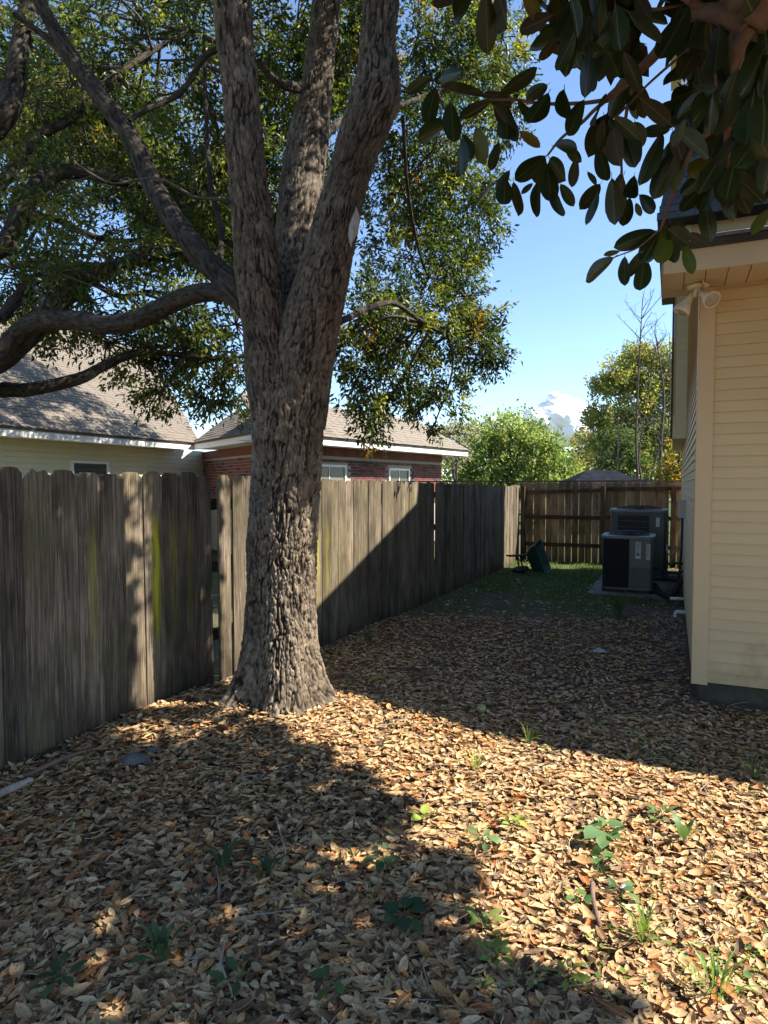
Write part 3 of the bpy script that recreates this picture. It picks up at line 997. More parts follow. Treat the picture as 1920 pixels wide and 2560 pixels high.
# the healed wound on the right stem
c = A(764, 488, Yt - .235)
t = np.linspace(-1, 1, 15)
V, F = [], []
for i, u in enumerate(t):
    hw = 0.034 * (1 - abs(u) ** 2.2) + 0.003
    for j, sx in enumerate((-1, -.5, 0, .5, 1)):
        V.append(c + np.array([0.02 * u * 0.6 + hw * sx, 0.022 * (sx * sx) + 0.004 * math.sin(9 * u + 4 * sx), 0.115 * u + .02 * sx]))
for i in range(14):
    for j in range(4):
        F.append((i * 5 + j, i * 5 + j + 1, i * 5 + j + 6, i * 5 + j + 5))
w_ = part("scar", V, F, M["wound"], oak, True)
w_["label"] = "pale grey bare wood scar on the right stem"

LIMBS = []


def limb(pts, w0, w1, parent, name="limb", m="limb", Yr=None, around=26):
    P = np.array(pts)
    k = len(P)
    Ym = P[:, 1]
    r = np.linspace(w0, w1, k) * 1920 / 1659 / FPX * Ym / 2
    LIMBS.append(spline(np.column_stack([P, r]), 6))
    return bark_tube(name, P, r, parent, M[m], int(around * 1.25), 0.026, (34, 12), 0.006)


limb([A(545, 668, Yt + .1), A(508, 622, Yt + .1), A(440, 560, Yt + .3), A(382, 482, Yt + .5), A(330, 400, Yt + .7), A(290, 310, Yt + .8), A(225, 220, Yt + .9), A(160, 130, Yt + 1), A(105, 40, Yt + 1), A(40, -90, Yt + 1)], 58, 27, oak, around=60)
limb([A(545, 690, Yt + .1), A(500, 640, Yt + .1), A(440, 632, Yt + .3), A(380, 650, Yt + .6), A(300, 690, Yt + .9), A(230, 702, Yt + 1.1), A(150, 692, Yt + 1.3), A(60, 705, Yt + 1.5), A(-20, 790, Yt + 1.7), A(-120, 860, Yt + 1.8)], 40, 44, oak, around=50)
limb([A(292, 312, Yt + .8), A(240, 250, Yt + .9), A(170, 165, Yt + 1.), A(110, 90, Yt + 1), A(30, 30, Yt + 1)], 22, 12, oak)
limb([A(280, 262, Yt + .8), A(310, 240, Yt + 1.), A(390, 200, Yt + 1.2), A(440, 125, Yt + 1.3), A(485, 100, Yt + 1.35)], 10, 15, oak)
limb([A(645, 190, Yt + .8), A(610, 183, Yt + .6), A(580, 160, Yt + .5), A(562, 128, Yt + .4)], 22, 12, oak)
limb([A(505, 438, Yt - .1), A(470, 430, Yt - .2), A(420, 425, Yt - .3), A(340, 385, Yt - .35), A(240, 395, Yt - .4), A(160, 350, Yt - .4)], 10, 4, oak, m="twig", around=10)
limb([A(680, 712, Yt + .05), A(745, 690, Yt + .3), A(790, 668, Yt + 1.2), A(850, 655, Yt + 2.2), A(905, 690, Yt + 3), A(960, 720, Yt + 4), A(1020, 730, Yt + 4.8)], 18, 5, oak)
limb([A(690, 300, Yt + .9), A(760, 250, Yt + 2), A(860, 230, Yt + 3), A(960, 190, Yt + 4), A(1060, 150, Yt + 5)], 20, 6, oak)
limb([A(870, 250, Yt + 2.6), A(880, 400, Yt + 3.2), A(900, 520, Yt + 3.7), A(930, 600, Yt + 4), A(980, 560, Yt + 4.5)], 9, 4, oak, m="limb")
limb([A(470, 600, Yt + .2), A(478, 500, Yt + .9), A(455, 400, Yt + 1.2), A(445, 250, Yt + 1.5), A(440, 80, Yt + 1.6)], 15, 8, oak)

# second oak, standing off to the left behind the fence: its limbs reach in
o2b = np.array([-6.1, 6.6, 0.0])
oak2 = thing("oak_tree", "second oak beyond the fence with long limbs reaching in at upper left", "tree", o2b)
bark_tube("trunk", [o2b + [0, 0, -.2], o2b + [0.02, 0, 1.2], o2b + [.1, .0, 2.3], o2b + [.2, 0, 3.2], o2b + [.2, .1, 5], o2b + [.1, .1, 8]], [.42, .34, .31, .28, .2, .1], oak2, M["bark"], 70, .03, (14, 6), .014)
st = o2b + [.12, 0, 2.3]
limb([st, A(-60, 800, 6.5), A(40, 742, 6.6), A(120, 660, 6.8), A(190, 600, 7), A(290, 560, 7.2), A(350, 490, 7.4), A(420, 440, 7.6)], 66, 16, oak2, around=44)
limb([st + [0, 0, .4], A(-50, 560, 6.6), A(20, 520, 6.8), A(60, 430, 7.), A(110, 380, 7.2), A(170, 372, 7.4), A(260, 392, 7.6), A(330, 400, 8), A(420, 380, 8.4)], 56, 10, oak2, around=40)
limb([st - [0, 0, .1], A(-40, 850, 6.8), A(60, 842, 7), A(170, 818, 7.2), A(225, 790, 7.4), A(300, 762, 7.6), A(400, 768, 7.9), A(480, 775, 8.2)], 40, 7, oak2, around=34)
limb([st + [0.05, 0, 1.2], A(-40, 300, 6.4), A(25, 200, 6.5), A(45, 90, 6.6), A(70, -40, 6.7)], 60, 30, oak2, around=40)
limb([A(0, 515, 7), A(60, 480, 7.2), A(110, 470, 7.4), A(200, 510, 7.6), A(280, 520, 7.8), A(380, 500, 8.2)], 22, 7, oak2)
limb([A(200, 610, 7), A(260, 640, 7.2), A(330, 630, 7.6), A(420, 650, 8)], 15, 6, oak2)
limb([A(0, 690, 6.6), A(70, 610, 6.9), A(150, 580, 7.2), A(280, 575, 7.4), A(400, 545, 7.8), A(490, 520, 8.2)], 26, 8, oak2)
limb([A(0, 400, 6.6), A(80, 300, 6.9), A(160, 250, 7.1), A(240, 170, 7.5), A(330, 110, 8), A(420, 60, 8.4)], 26, 8, oak2)

# ---------------- oak foliage
BL = []          # centre, radii, relative weight, owner


def blob(xd, yd, Yb, rx, ry, rz, wt=1.0, own=0):
    BL.append((A(xd, yd, Yb), np.array([rx, ry, rz]), wt, own))


for b_ in [(900, 690, 9.0, .85, 1.0, .55), (840, 800, 8.6, .6, .8, .5), (1000, 760, 9.2, .62, .9, .5), (940, 860, 8.8, .6, .7, .38), (815, 890, 8.4, .3, .5, .3),
           (1030, 700, 9.4, .4, .7, .42), (890, 560, 9.0, .75, 1., .6), (985, 560, 9.4, .5, .8, .5), (1035, 500, 9.6, .42, .7, .3), (960, 430, 9.2, .8, 1, .6),
           (860, 400, 8.8, .6, .9, .7), (940, 300, 8.8, .8, 1, .6), (1000, 150, 9.2, .9, 1, .7), (1085, 80, 9.6, .7, 1, .6), (900, 90, 9., .9, 1, .7), (1080, 240, 9.8, .55, .8, .6),
           (800, 930, 8.3, .22, .4, .2), (860, 740, 8.2, .5, .7, .45), (800, 660, 8, .45, .6, .5), (1060, 780, 9.4, .22, .4, .3), (770, 820, 8.1, .3, .5, .4), (930, 940, 8.9, .14, .3, .12),
           (1050, 420, 9.6, .35, .5, .35), (1010, 640, 9.3, .3, .6, .3), (745, 740, 8, .25, .5, .4)]:
    blob(*b_, 1.15, 0)
for b_ in [(640, 60, 8.0, .8, 1, .8), (590, 300, 7.8, .55, .9, .8), (690, 330, 8.2, .6, .9, .8), (620, 440, 8., .45, .8, .7), (720, 120, 8.4, .6, .9, .8), (760, 50, 8, .5, .8, .6), (590, 560, 8.5, .3, .6, .6),
           (650, 200, 8.8, .7, .9, .8), (600, 640, 8.6, .25, .5, .3)]:
    blob(*b_, 1.0, 0)
r2 = np.random.default_rng(21)
for gy_ in range(0, 7):
    for gx_ in range(0, 7):
        xd = -40 + gx_ * 88 + r2.uniform(-38, 38)
        yd = 10 + gy_ * 108 + r2.uniform(-45, 45)
        if yd > 690 and xd < 130:
            continue
        blob(xd, yd, r2.uniform(6.4, 9.5), r2.uniform(.5, .85), r2.uniform(.6, 1.1), r2.uniform(.4, .65), 0.52, 0 if xd > 250 else 1)
for b_ in [(350, 850, 8.6, .55, .7, .32), (440, 870, 8.4, .45, .6, .3), (480, 800, 8.2, .45, .6, .45), (300, 780, 8.6, .6, .7, .3), (230, 740, 8.4, .5, .6, .25), (420, 770, 8.6, .6, .7, .4), (500, 880, 8.3, .2, .4, .2),
           (390, 720, 8.5, .6, .7, .4), (120, 715, 8, .4, .5, .2)]:
    blob(*b_, 1.0, 0)
NB_VIEW = len(BL)
# boughs added over the neighbour's yard to shade the near slope of that roof
_v, _d = np.array([-4.8, 16.2, 0.0]), norm(np.array([2.04, 4.8, 0.0]))
_n = np.array([-_d[1], _d[0], 0])
rb_ = np.random.default_rng(8)
for u_, s_, t_ in [(1.9 + 1.0 * a_ + rb_.uniform(-.3, .3) + .35 * b_, .1 + 1.05 * b_ + rb_.uniform(-.25, .25), rb_.uniform(4.4, 6.2)) for a_ in range(5) for b_ in range(5)]:
    BL.append((_v - _d * u_ + _n * s_ + np.array([0, 0, 2.75 + .66 * s_]) + SUNV * t_, np.array([.8, .85, .6]), 1.7, 0))
# crown above the picture: casts the dappled shade
for k in range(46):
    xx, yy, zz = r2.uniform(-5.0, 3.2), r2.uniform(2.2, 10.0), r2.uniform(5.6, 9.5)
    if (zz - CAM_H) / yy < 0.86:
        continue
    if xx > -0.2 and yy < 3.7:
        continue
    BL.append((np.array([xx, yy, zz]), np.array([r2.uniform(.6, .95), r2.uniform(.6, .95), r2.uniform(.4, .6)]), 0.5, 0))

PALO = [(0.028, 0.048, 0.015), (0.05, 0.078, 0.02), (0.10, 0.13, 0.028), (0.18, 0.19, 0.035), (0.28, 0.17, 0.03)]
PWO = [30, 32, 24, 12, 1.5]
acc = {0: [], 1: []}
twg = {0: MB(), 1: MB()}
allL = np.concatenate(LIMBS)
for bi, (c, r, wt, own) in enumerate(BL):
    nc = int(46 * wt * (r[0] * r[2] + r[1] * r[2]) / 0.8)
    u = norm(rng.normal(size=(nc, 3))) * (rng.random((nc, 1)) ** (1 / 2.6))
    cc = c + u * r
    od = norm(u * r + np.array([0, 0, -0.15]))
    per = 44
    tdir = norm(np.repeat(od, per, 0) + rng.normal(0, .35, (nc * per, 3)))
    s = rng.random((nc * per, 1))
    pos = np.repeat(cc, per, 0) + (s - 0.5) * 0.34 * np.repeat(norm(od + rng.normal(0, .5, (nc, 3))), per, 0) + rng.normal(0, .05, (nc * per, 3))
    D = norm(tdir + rng.normal(0, .6, (nc * per, 3)) + np.array([0, 0, -.25]))
    ln = rng.uniform(.055, .105, nc * per)
    shade = pick(PALO, PWO, nc)
    col = np.clip(np.repeat(shade, per, 0) * (0.8 + .4 * rng.random((nc * per, 1))), .004, .6)
    acc[own].append((pos, D, ln, ln * rng.uniform(.28, .44, nc * per), col))
    # twigs from the nearest limb into the blob
    dl = np.linalg.norm(allL[:, :3] - c, axis=1)
    src = allL[int(np.argmin(dl)), :3]
    if bi < NB_VIEW and dl.min() < 4.5:
        mid = (src + c) / 2 + rng.normal(0, .18, 3)
        pth = spline([src, mid, c], 6)
        twg[own].tube(pth, np.linspace(.022, .009, len(pth)), 5, False)
    for q in range(min(nc, 14 if bi < NB_VIEW else 2)):
        e = cc[q]
        pth = spline([c, (c + e) / 2 + rng.normal(0, .09, 3), e, e + od[q] * .12], 4)
        twg[own].tube(pth, np.linspace(.010, .0025, len(pth)), 4, False)
tg = [A(x_, y_, Yt) for x_, y_ in [(575, 700), (660, 700), (560, 600), (690, 600), (548, 470), (720, 500), (536, 380), (748, 400), (528, 280), (780, 300), (520, 180), (812, 200), (509, 80), (815, 90), (630, 740), (640, 560), (650, 420), (668, 300), (690, 150), (600, 820), (640, 830)]]
tg = [(q, 30) for q in tg] + [(q[:3], 2) for q in allL[::2] if q[0] < -0.95]
SH = []  # unseen leaf clusters added along sun rays to shade stems and limbs
for q, rep in tg:
    for k in range(rep):
        g = q + rng.normal(0, .13, 3)
        if fbm((g * 2.2)[None] + 7, 2)[0] > .58:
            continue
        for j in range(60):
            e = g + SUNV * (rng.uniform(1.0, 1.8) + .14 * j)
            if not in_view(e, 1.13) and (e[2] > 4.6):
                SH.append(e)
                break
SH = np.array(SH)
n = len(SH) * 34
pos = np.repeat(SH, 34, 0) + rng.normal(0, .12, (n, 3))
ln = rng.uniform(.06, .11, n)
acc[0].append((pos, norm(rng.normal(size=(n, 3)) + [0, 0, -.3]), ln, ln * .38, pick(PALO, PWO, n)))
for own, par in ((0, oak), (1, oak2)):
    P_, D_, L_, W_, C_ = (np.concatenate([a[i] for a in acc[own]]) for i in range(5))
    V, F, T = simple_leaves(P_, D_, L_, W_, C_)
    part("crown", V, F, M["oakleaf"], par, False, {"tint": T}, kind="stuff")
    twg[own].build("twigs", M["twig"], par, True, kind="stuff")
    print("oak leaves", own, len(P_))

# ================================================================ magnolia
MB0 = np.array([3.6, 1.1, 0.0])
mag = thing("magnolia_tree", "dark magnolia with large leathery leaves hanging in at upper right", "tree", MB0)


def magmesh(wr, curl, cup, mt, seed):
    r_ = np.random.default_rng(seed)
    T_ = np.linspace(0, 1, 11)
    V, F = [], []
    for i, t_ in enumerate(T_):
        wv = wr * (np.sin(np.pi * min(1, t_ ** 1.22 * 0.985 + 0.015)) ** 0.56) * 0.5
        if t_ < 0.06:
            wv = 0.008
        if t_ > .985:
            wv = 0.006
        for j, sx in enumerate((-1, -.55, 0, .55, 1)):
            zz = cup * wv * abs(sx) ** 1.3 + curl * (t_ - .15) ** 2 + 0.012 * math.sin(8 * t_ + seed) * abs(sx) + (-0.006 if j == 2 else 0)
            V.append((t_, wv * sx, zz))
    for i in range(10):
        for j in range(4):
            F.append((i * 5 + j, i * 5 + j + 1, i * 5 + j + 6, i * 5 + j + 5))
    # stalk
    n0 = len(V)
    for xk in (-0.13, 0.08):
        for yy, zz in ((-.008, 0), (.004, .008), (.004, -.008)):
            V.append((xk, yy, zz))
    for j in range(3):
        F.append((n0 + j, n0 + (j + 1) % 3, n0 + 3 + (j + 1) % 3, n0 + 3 + j))
    return mesh("leaf", V, F, True, None, mt)


MAGV = []
for k in range(16):
    mt = M["mag"][[0, 0, 1, 0, 0, 1, 0, 1, 0, 0, 1, 0, 0, 2, 2, 3][k]]
    MAGV.append(magmesh(rng.uniform(.36, .44), rng.uniform(-.18, .10), rng.uniform(.1, .5), mt, k))


MAGP = []


def leaf_between(b, e, kind=None, face=None):
    """one magnolia leaf from stalk point b to tip e"""
    b, e = np.asarray(b, float), np.asarray(e, float)
    ax = e - b
    L = np.linalg.norm(ax)
    ax = ax / L
    L = min(L, .172)
    MAGP.append((b + e) / 2)
    toc = norm(np.array([0, 0, CAM_H]) - (b + e) / 2)
    nn = -toc + rng.normal(0, .36, 3) + np.array([0, 0, 0.15])          # undersides turn towards the viewer below
    if rng.random() < .18:
        nn = -nn
    nn = nn - ax * np.dot(nn, ax)
    nn = norm(nn)
    side = np.cross(nn, ax)
    k = {"y": 13 + int(rng.integers(2)), "o": 15}.get(kind, int(rng.integers(13)))
    Mx = Matrix(((ax[0], side[0], nn[0], 0), (ax[1], side[1], nn[1], 0), (ax[2], side[2], nn[2], 0), (0, 0, 0, 1)))
    return inst("leaf", MAGV[k], Matrix.Translation(Vector(b - ax * L * .05)) @ Mx @ Matrix.Scale(L * 0.97, 4), mag)


def C2(x, y, Yb):
    return at(960 + x * .57866, y * .57866, Yb)


WH = {   # whorl: Y, centre, leaves (base x,y, tip x,y[,kind])
    'w2': (2.15, (500, 425), [(190, 340, 85, 410), (330, 310, 215, 345), (430, 420, 225, 385), (460, 440, 310, 530), (270, 540, 135, 610), (222, 385, 178, 555), (290, 450, 302, 630), (330, 610, 325, 770), (340, 585, 372, 705),
                               (400, 560, 442, 725, 'y'), (495, 620, 455, 750), (530, 465, 530, 660), (505, 400, 680, 285), (580, 440, 655, 530), (590, 570, 682, 645, 'o'), (700, 370, 600, 445), (705, 410, 600, 575), (440, 400, 560, 470), (480, 470, 590, 620)]),
    'w1': (1.75, (480, -60), [(440, -20, 450, 255), (490, -20, 560, 155), (390, -30, 265, 95), (720, 70, 580, 140), (690, -20, 640, 60), (350, -60, 200, 30), (600, -60, 690, 110, 'o')]),
    'w7': (1.75, (880, 60), [(745, 160, 665, 275), (830, 60, 790, 350), (905, 150, 855, 440), (870, 90, 890, 300), (960, 205, 1015, 335), (1000, 30, 1020, 230), (1060, 60, 1200, 210), (1040, 235, 1115, 410), (860, -20, 750, 170), (940, -20, 920, 160), (1090, -20, 1150, 90), (800, -40, 860, 180), (900, 180, 960, 290), (1010, 120, 900, 260), (820, 150, 740, 330)]),
    'w3': (2.35, (705, 675), [(690, 680, 550, 790), (695, 690, 640, 805), (705, 730, 725, 885), (670, 790, 650, 955), (720, 690, 805, 805), (765, 800, 825, 900), (745, 835, 758, 940), (740, 630, 835, 650), (790, 640, 865, 705), (640, 795, 588, 845), (560, 795, 575, 952), (522, 770, 520, 885), (472, 798, 385, 918), (830, 690, 810, 820), (540, 740, 480, 840), (700, 700, 760, 840)]),
    'w4': (2.0, (965, 500), [(955, 510, 860, 735), (950, 520, 955, 720), (990, 555, 1015, 770), (1040, 540, 1085, 735), (780, 390, 790, 600), (860, 440, 785, 605), (930, 640, 965, 800), (1085, 530, 1112, 645), (1000, 510, 1110, 610), (960, 500, 900, 640), (975, 520, 1040, 700), (960, 420, 870, 560)]),
    'w5': (2.5, (925, 790), [(880, 745, 922, 802), (930, 800, 838, 915), (922, 835, 868, 985)]),
    'w6': (2.35, (1030, 765), [(985, 780, 1000, 990), (1020, 760, 1005, 965), (1080, 765, 1055, 885), (1105, 845, 1165, 922), (1060, 860, 1030, 992), (1030, 770, 960, 950), (1090, 880, 1110, 940, 'y')]),
    'w8': (2.3, (1195, 990), [(1165, 1000, 945, 1088), (1190, 1000, 1095, 1180), (1200, 1000, 1212, 1272, 'y'), (1240, 975, 1270, 1185), (1272, 945, 1292, 1065), (1300, 1065, 1338, 1195, 'y'), (1405, 1060, 1305, 1005), (985, 1118, 843, 1222), (1040, 1115, 1038, 1248), (1120, 1085, 1045, 1215), (1125, 1125, 1105, 1272), (1015, 1088, 942, 1102, 'y'), (1230, 990, 1320, 1060)]),
    'w9': (2.0, (1235, 560), [(1115, 430, 1250, 545), (1195, 580, 1095, 835), (1275, 640, 1145, 895), (1230, 560, 1105, 575), (1290, 730, 1245, 830, 'y'), (1230, 620, 1180, 760), (1250, 570, 1290, 700)]),
    'w10': (2.15, (1470, 715), [(1400, 740, 1265, 855), (1410, 755, 1270, 935), (1435, 755, 1325, 965), (1460, 755, 1490, 945), (1500, 740, 1655, 885), (1545, 700, 1655, 712), (1655, 910, 1585, 1022, 'y'), (1500, 755, 1585, 935), (1385, 870, 1415, 1062), (1480, 740, 1530, 990), (1440, 740, 1400, 880), (1430, 690, 1290, 760, 'o'), (1510, 700, 1600, 640)]),
    'w11': (1.75, (1400, 250), [(1310, 40, 1150, 335), (1385, 90, 1240, 360), (1395, 105, 1360, 360), (1340, 230, 1250, 385), (1435, 385, 1245, 525), (1425, 415, 1270, 610), (1300, 520, 1245, 645), (1260, 555, 1425, 690), (1450, 110, 1430, 350), (1500, 145, 1525, 390), (1420, 420, 1400, 600), (1350, 380, 1480, 520), (1450, 430, 1540, 560)]),
    'w12': (1.65, (1620, 180), [(1645, 200, 1550, 435), (1655, 270, 1625, 440), (1595, 420, 1555, 690), (1640, 440, 1655, 650), (1525, 310, 1430, 610), (1605, 610, 1525, 710), (1640, 80, 1660, 255), (1700, 350, 1640, 600), (1570, 0, 1640, 180), (1600, 560, 1680, 720)]),
}
cent = {}
nl = 0
for k, (Yb, cpx, lv) in WH.items():
    cent[k] = C2(*cpx, Yb)
    for q in lv:
        dy = rng.normal(0, .07)
        y0 = Yb + rng.normal(0, .06)
        leaf_between(C2(q[0], q[1], y0), C2(q[2], q[3], y0 + dy), q[4] if len(q) > 4 else None)
        nl += 1
# fillers behind, thickest towards the right edge
for k in range(420):
    if nl >= 298:
        break
    xx = 720 + 980 * rng.random() ** 0.6
    yy = rng.uniform(-60, 330 + 0.75 * max(0, xx - 1000))
    if xx < 1000 and yy > 260:
        continue
    if 1120 < xx < 1245 and yy > 20:
        continue
    if 1085 < xx < 1250 and yy < 120:
        continue
    if xx > 1240 and yy < 430 and rng.random() < .15:
        continue
    Yb = rng.uniform(1.9, 2.7)
    b_ = C2(xx, yy, Yb)
    e_ = b_ + norm(np.array([rng.normal(0, .55), rng.normal(0, .4), -0.75])) * rng.uniform(.12, .17)
    leaf_between(b_, e_)
    nl += 1
print("magnolia leaves", nl)


def mbranch(pts, r0, r1, name="branch"):
    P = spline(pts, 8)
    P = P + (np.stack([fbm(P * 9, 2), fbm(P * 9 + 7, 2), fbm(P * 9 + 13, 2)], 1) - .5) * .012
    return MB().tube(P, np.linspace(r0, r1, len(P)), 12).build(name, M["magwood"], mag, True)


MB().tube(spline([MB0 + [0, 0, -.1], MB0 + [-.05, 0, 1], MB0 + [-.2, .1, 2.4], MB0 + [-.3, .1, 4], MB0 + [-.2, .2, 7]], 8), np.linspace(.2, .05, 33), 16).build("trunk", M["magwood"], mag, True)
hub = C2(1580, 120, 1.72)
mbranch([MB0 + [-.2, .1, 2.4], MB0 + [-1.1, .3, 2.8], C2(1760, -60, 1.7), C2(1640, 10, 1.7), hub], .06, .042)
mbranch([hub, C2(1480, 60, 1.75), C2(1400, 45, 1.8), C2(1300, 75, 1.85), C2(1200, 200, 1.95), C2(1120, 290, 2.0), C2(1000, 395, 2.05), C2(960, 430, 2.05)], .028, .010)
mbranch([C2(960, 430, 2.05), C2(840, 448, 2.1), C2(700, 448, 2.15), C2(560, 435, 2.15), C2(430, 430, 2.15)], .0065, .004)
mbranch([hub, C2(1535, 210, 1.75), C2(1515, 350, 1.85), C2(1490, 520, 1.95), C2(1480, 720, 2.1)], .020, .009)
mbranch([C2(1000, 395, 2.05), C2(860, 520, 2.2), C2(760, 600, 2.3), C2(705, 670, 2.35)], .007, .004)
mbranch([C2(1120, 290, 2.0), C2(1060, 420, 2.1), C2(1030, 600, 2.25), C2(1030, 765, 2.35)], .007, .004)
mbranch([C2(1490, 520, 1.95), C2(1350, 620, 2.0), C2(1260, 800, 2.2), C2(1195, 990, 2.3)], .009, .005)
mbranch([C2(1195, 990, 2.3), C2(1100, 1070, 2.3), C2(1015, 1105, 2.3), C2(985, 1118, 2.3)], .003, .002, "twig")
mbranch([C2(1660, 30, 1.7), C2(1500, 90, 1.75), C2(1300, 230, 1.9), C2(1130, 370, 2.0), C2(1010, 500, 2.0)], .006, .003, "twig")
mbranch([C2(1415, 60, 1.8), C2(1420, 200, 1.8), C2(1430, 340, 1.85), C2(1440, 460, 1.9)], .006, .003, "twig")
mbranch([C2(1400, 45, 1.8), C2(1200, -60, 1.8), C2(880, -40, 1.75), C2(500, -80, 1.75)], .012, .005)
mbranch([C2(1100, -50, 1.8), C2(1150, 45, 1.85), C2(1300, 15, 1.85)], .006, .003, "twig")

# a deeper layer of the same foliage
pb, pd = [], []
for k in range(300):
    xx = 640 + 1060 * rng.random() ** 0.62
    yy = rng.uniform(-80, 260 + 0.72 * max(0, xx - 960))
    if 1110 < xx < 1250 and 20 < yy:
        continue
    if xx < 960 and yy > 200:
        continue
    if xx > 1220 and yy < 450 and rng.random() < .25:
        continue
    pb.append(C2(xx, yy, rng.uniform(2.2, 3.3)))
pb = np.array(pb)
n = len(pb)
L = rng.uniform(.13, .18, n)
V, F, T = litter_leaves(pb, rng.uniform(0, 6.28, n), rng.normal(-.9, .45, n), rng.normal(0, .7, n), L, L * .42, rng.uniform(-.4, .2, n), pick([(0.02, 0.04, 0.014), (0.05, 0.038, 0.02), (0.03, 0.05, 0.018)], [1, 1, 1], n))
MAGP.extend(list(pb))
part("foliage", V, F, M["oakleaf"], mag, True, {"tint": T}, kind="stuff")

# rest of the magnolia, unseen: leaves added along sun rays to throw shade
SHP = []


def shade_poly(x, y):
    """ground that lies in the magnolia's shade"""
    bx = np.interp(y, [0.0, 1.9, 2.15, 2.35, 2.75, 2.95, 3.25, 3.7, 3.95, 4.3], [1.6, 0.75, 0.62, 0.22, 0.36, 0.02, 0.0, -0.28, -0.62, -1.3])
    return bx - x


n = 22000
gx_ = rng.uniform(-3.3, 1.2, n)
gy_ = rng.uniform(-0.6, 4.25, n)
mgn = shade_poly(gx_, gy_) + (fbm(np.stack([gx_, gy_, 0 * gx_], 1) * 2.1, 2) - .5) * .35
dapple = fbm(np.stack([gx_, gy_, 0 * gx_ + 3], 1) * 3.2 + 40, 2)
lit_strip = np.exp(-((gy_ - (3.95 + 0.12 * (gx_ + 1.4))) / .13) ** 2) * (gx_ < -1.0) * (gx_ > -1.75)
kp = (mgn > 0.03) & (rng.random(n) < np.clip(1.25 - 1.5 * sstep(.64, .74, dapple), .12, 1)) & (rng.random(n) > lit_strip * .95)
gx_, gy_ = gx_[kp], gy_[kp]
gz_ = gh(gx_, gy_)
b0, ax_ = [], []
pts = []
for i in range(len(gx_)):
    g = np.array([gx_[i], gy_[i], gz_[i]])
    z0 = rng.uniform(3.0, 4.4)
    for k in range(40):
        zz = z0 + 0.14 * k
        q = g + SUNV * ((zz - g[2]) / SUNV[2])
        if not in_view(q, 1.13) and not in_view(q + [-.1, 0, -.16], 1.08):
            pts.append(q)
            break
# and the fence left of the oak
for i in range(5200):
    dd, zz0 = rng.uniform(1.2, 4.05), rng.uniform(.1, 1.85)
    f_ = fbm(np.array([[dd * 2.4, zz0 * 1.1, 9.]]), 2)[0]
    if f_ > 0.60 or (3.1 < dd < 3.6 and zz0 < 1.2 and f_ > .47):
        continue
    g = PD(FP, dd, zz0)
    z0 = rng.uniform(3.6, 5.0)
    for k in range(40):
        zz = z0 + 0.14 * k
        q = g + SUNV * ((zz - g[2]) / SUNV[2])
        if not in_view(q, 1.13) and not in_view(q + [-.1, 0, -.16], 1.08):
            pts.append(q)
            break
for g0_ in MAGP:
    for rep in range(9):
        g = g0_ + rng.normal(0, .06, 3)
        t0_ = rng.uniform(.25, 1.0)
        for k in range(40):
            q = g + SUNV * (t0_ + .12 * k)
            if not in_view(q, 1.10) and not in_view(q + [-.1, 0, -.16], 1.06):
                pts.append(q)
                break
pts = np.array(pts)
n = len(pts)
D = norm(np.stack([rng.normal(0, .7, n), rng.normal(0, .7, n), rng.normal(-.35, .3, n)], 1))
L = rng.uniform(.12, .17, n)
V, F, T = simple_leaves(pts, D, L, L * .58, pick([(0.025, 0.055, 0.018), (0.035, 0.06, 0.02)], [1, 1], n), .15)
part("crown", V, F, M["oakleaf"], mag, False, {"tint": T}, kind="stuff")
print("magnolia crown", n)

# ================================================================ fence on the left
def board_mesh(wd, ht, th, seed, ragged=False, split=False):
    r_ = np.random.default_rng(seed)
    e = min(0.035, wd * .22)
    nb = 8
    bot = [(wd * i / nb, (r_.uniform(0, .05) if ragged else r_.uniform(0, .012))) for i in range(nb + 1)]
    top = [(wd, ht - e * 1.15), (wd - e, ht - .002), (wd * .5, ht + r_.uniform(-.004, .004)), (e, ht), (0, ht - e * r_.uniform(.9, 1.5))]
    if split:
        top = [(wd, ht - e * 1.4), (wd - e, ht - .006), (wd * .60, ht - .015), (wd * .56, ht - .10), (wd * .52, ht - .02), (wd * .35, ht), (e, ht - .03), (0, ht - .07)]
    o = bot + top
    mb = MB()
    mb.prism([(x_, 0, z_) for x_, z_ in o], (0, th, 0))
    me = mesh("fence_board", np.concatenate(mb.V), mb.N, False, None, M["fence"])
    return me


Rf = Matrix(((DV[0], -PV[0], 0, 0), (DV[1], -PV[1], 0, 0), (0, 0, 1, 0), (0, 0, 0, 1)))   # local x along the fence, local y away from the yard
fence = thing("board_fence", "long weathered wooden fence of upright boards running down the left side", "fence", PD(FP, 1.0, 0))
edges_px = [0, 58, 130, 196, 255, 312, 363, 409, 453, 497, 534]


def dx(px):
    h = 820 - .489 * px
    Zq = 1.75 * 1600 / h
    return DV[0] * (px - 960) / FPX * Zq + DV[1] * Zq


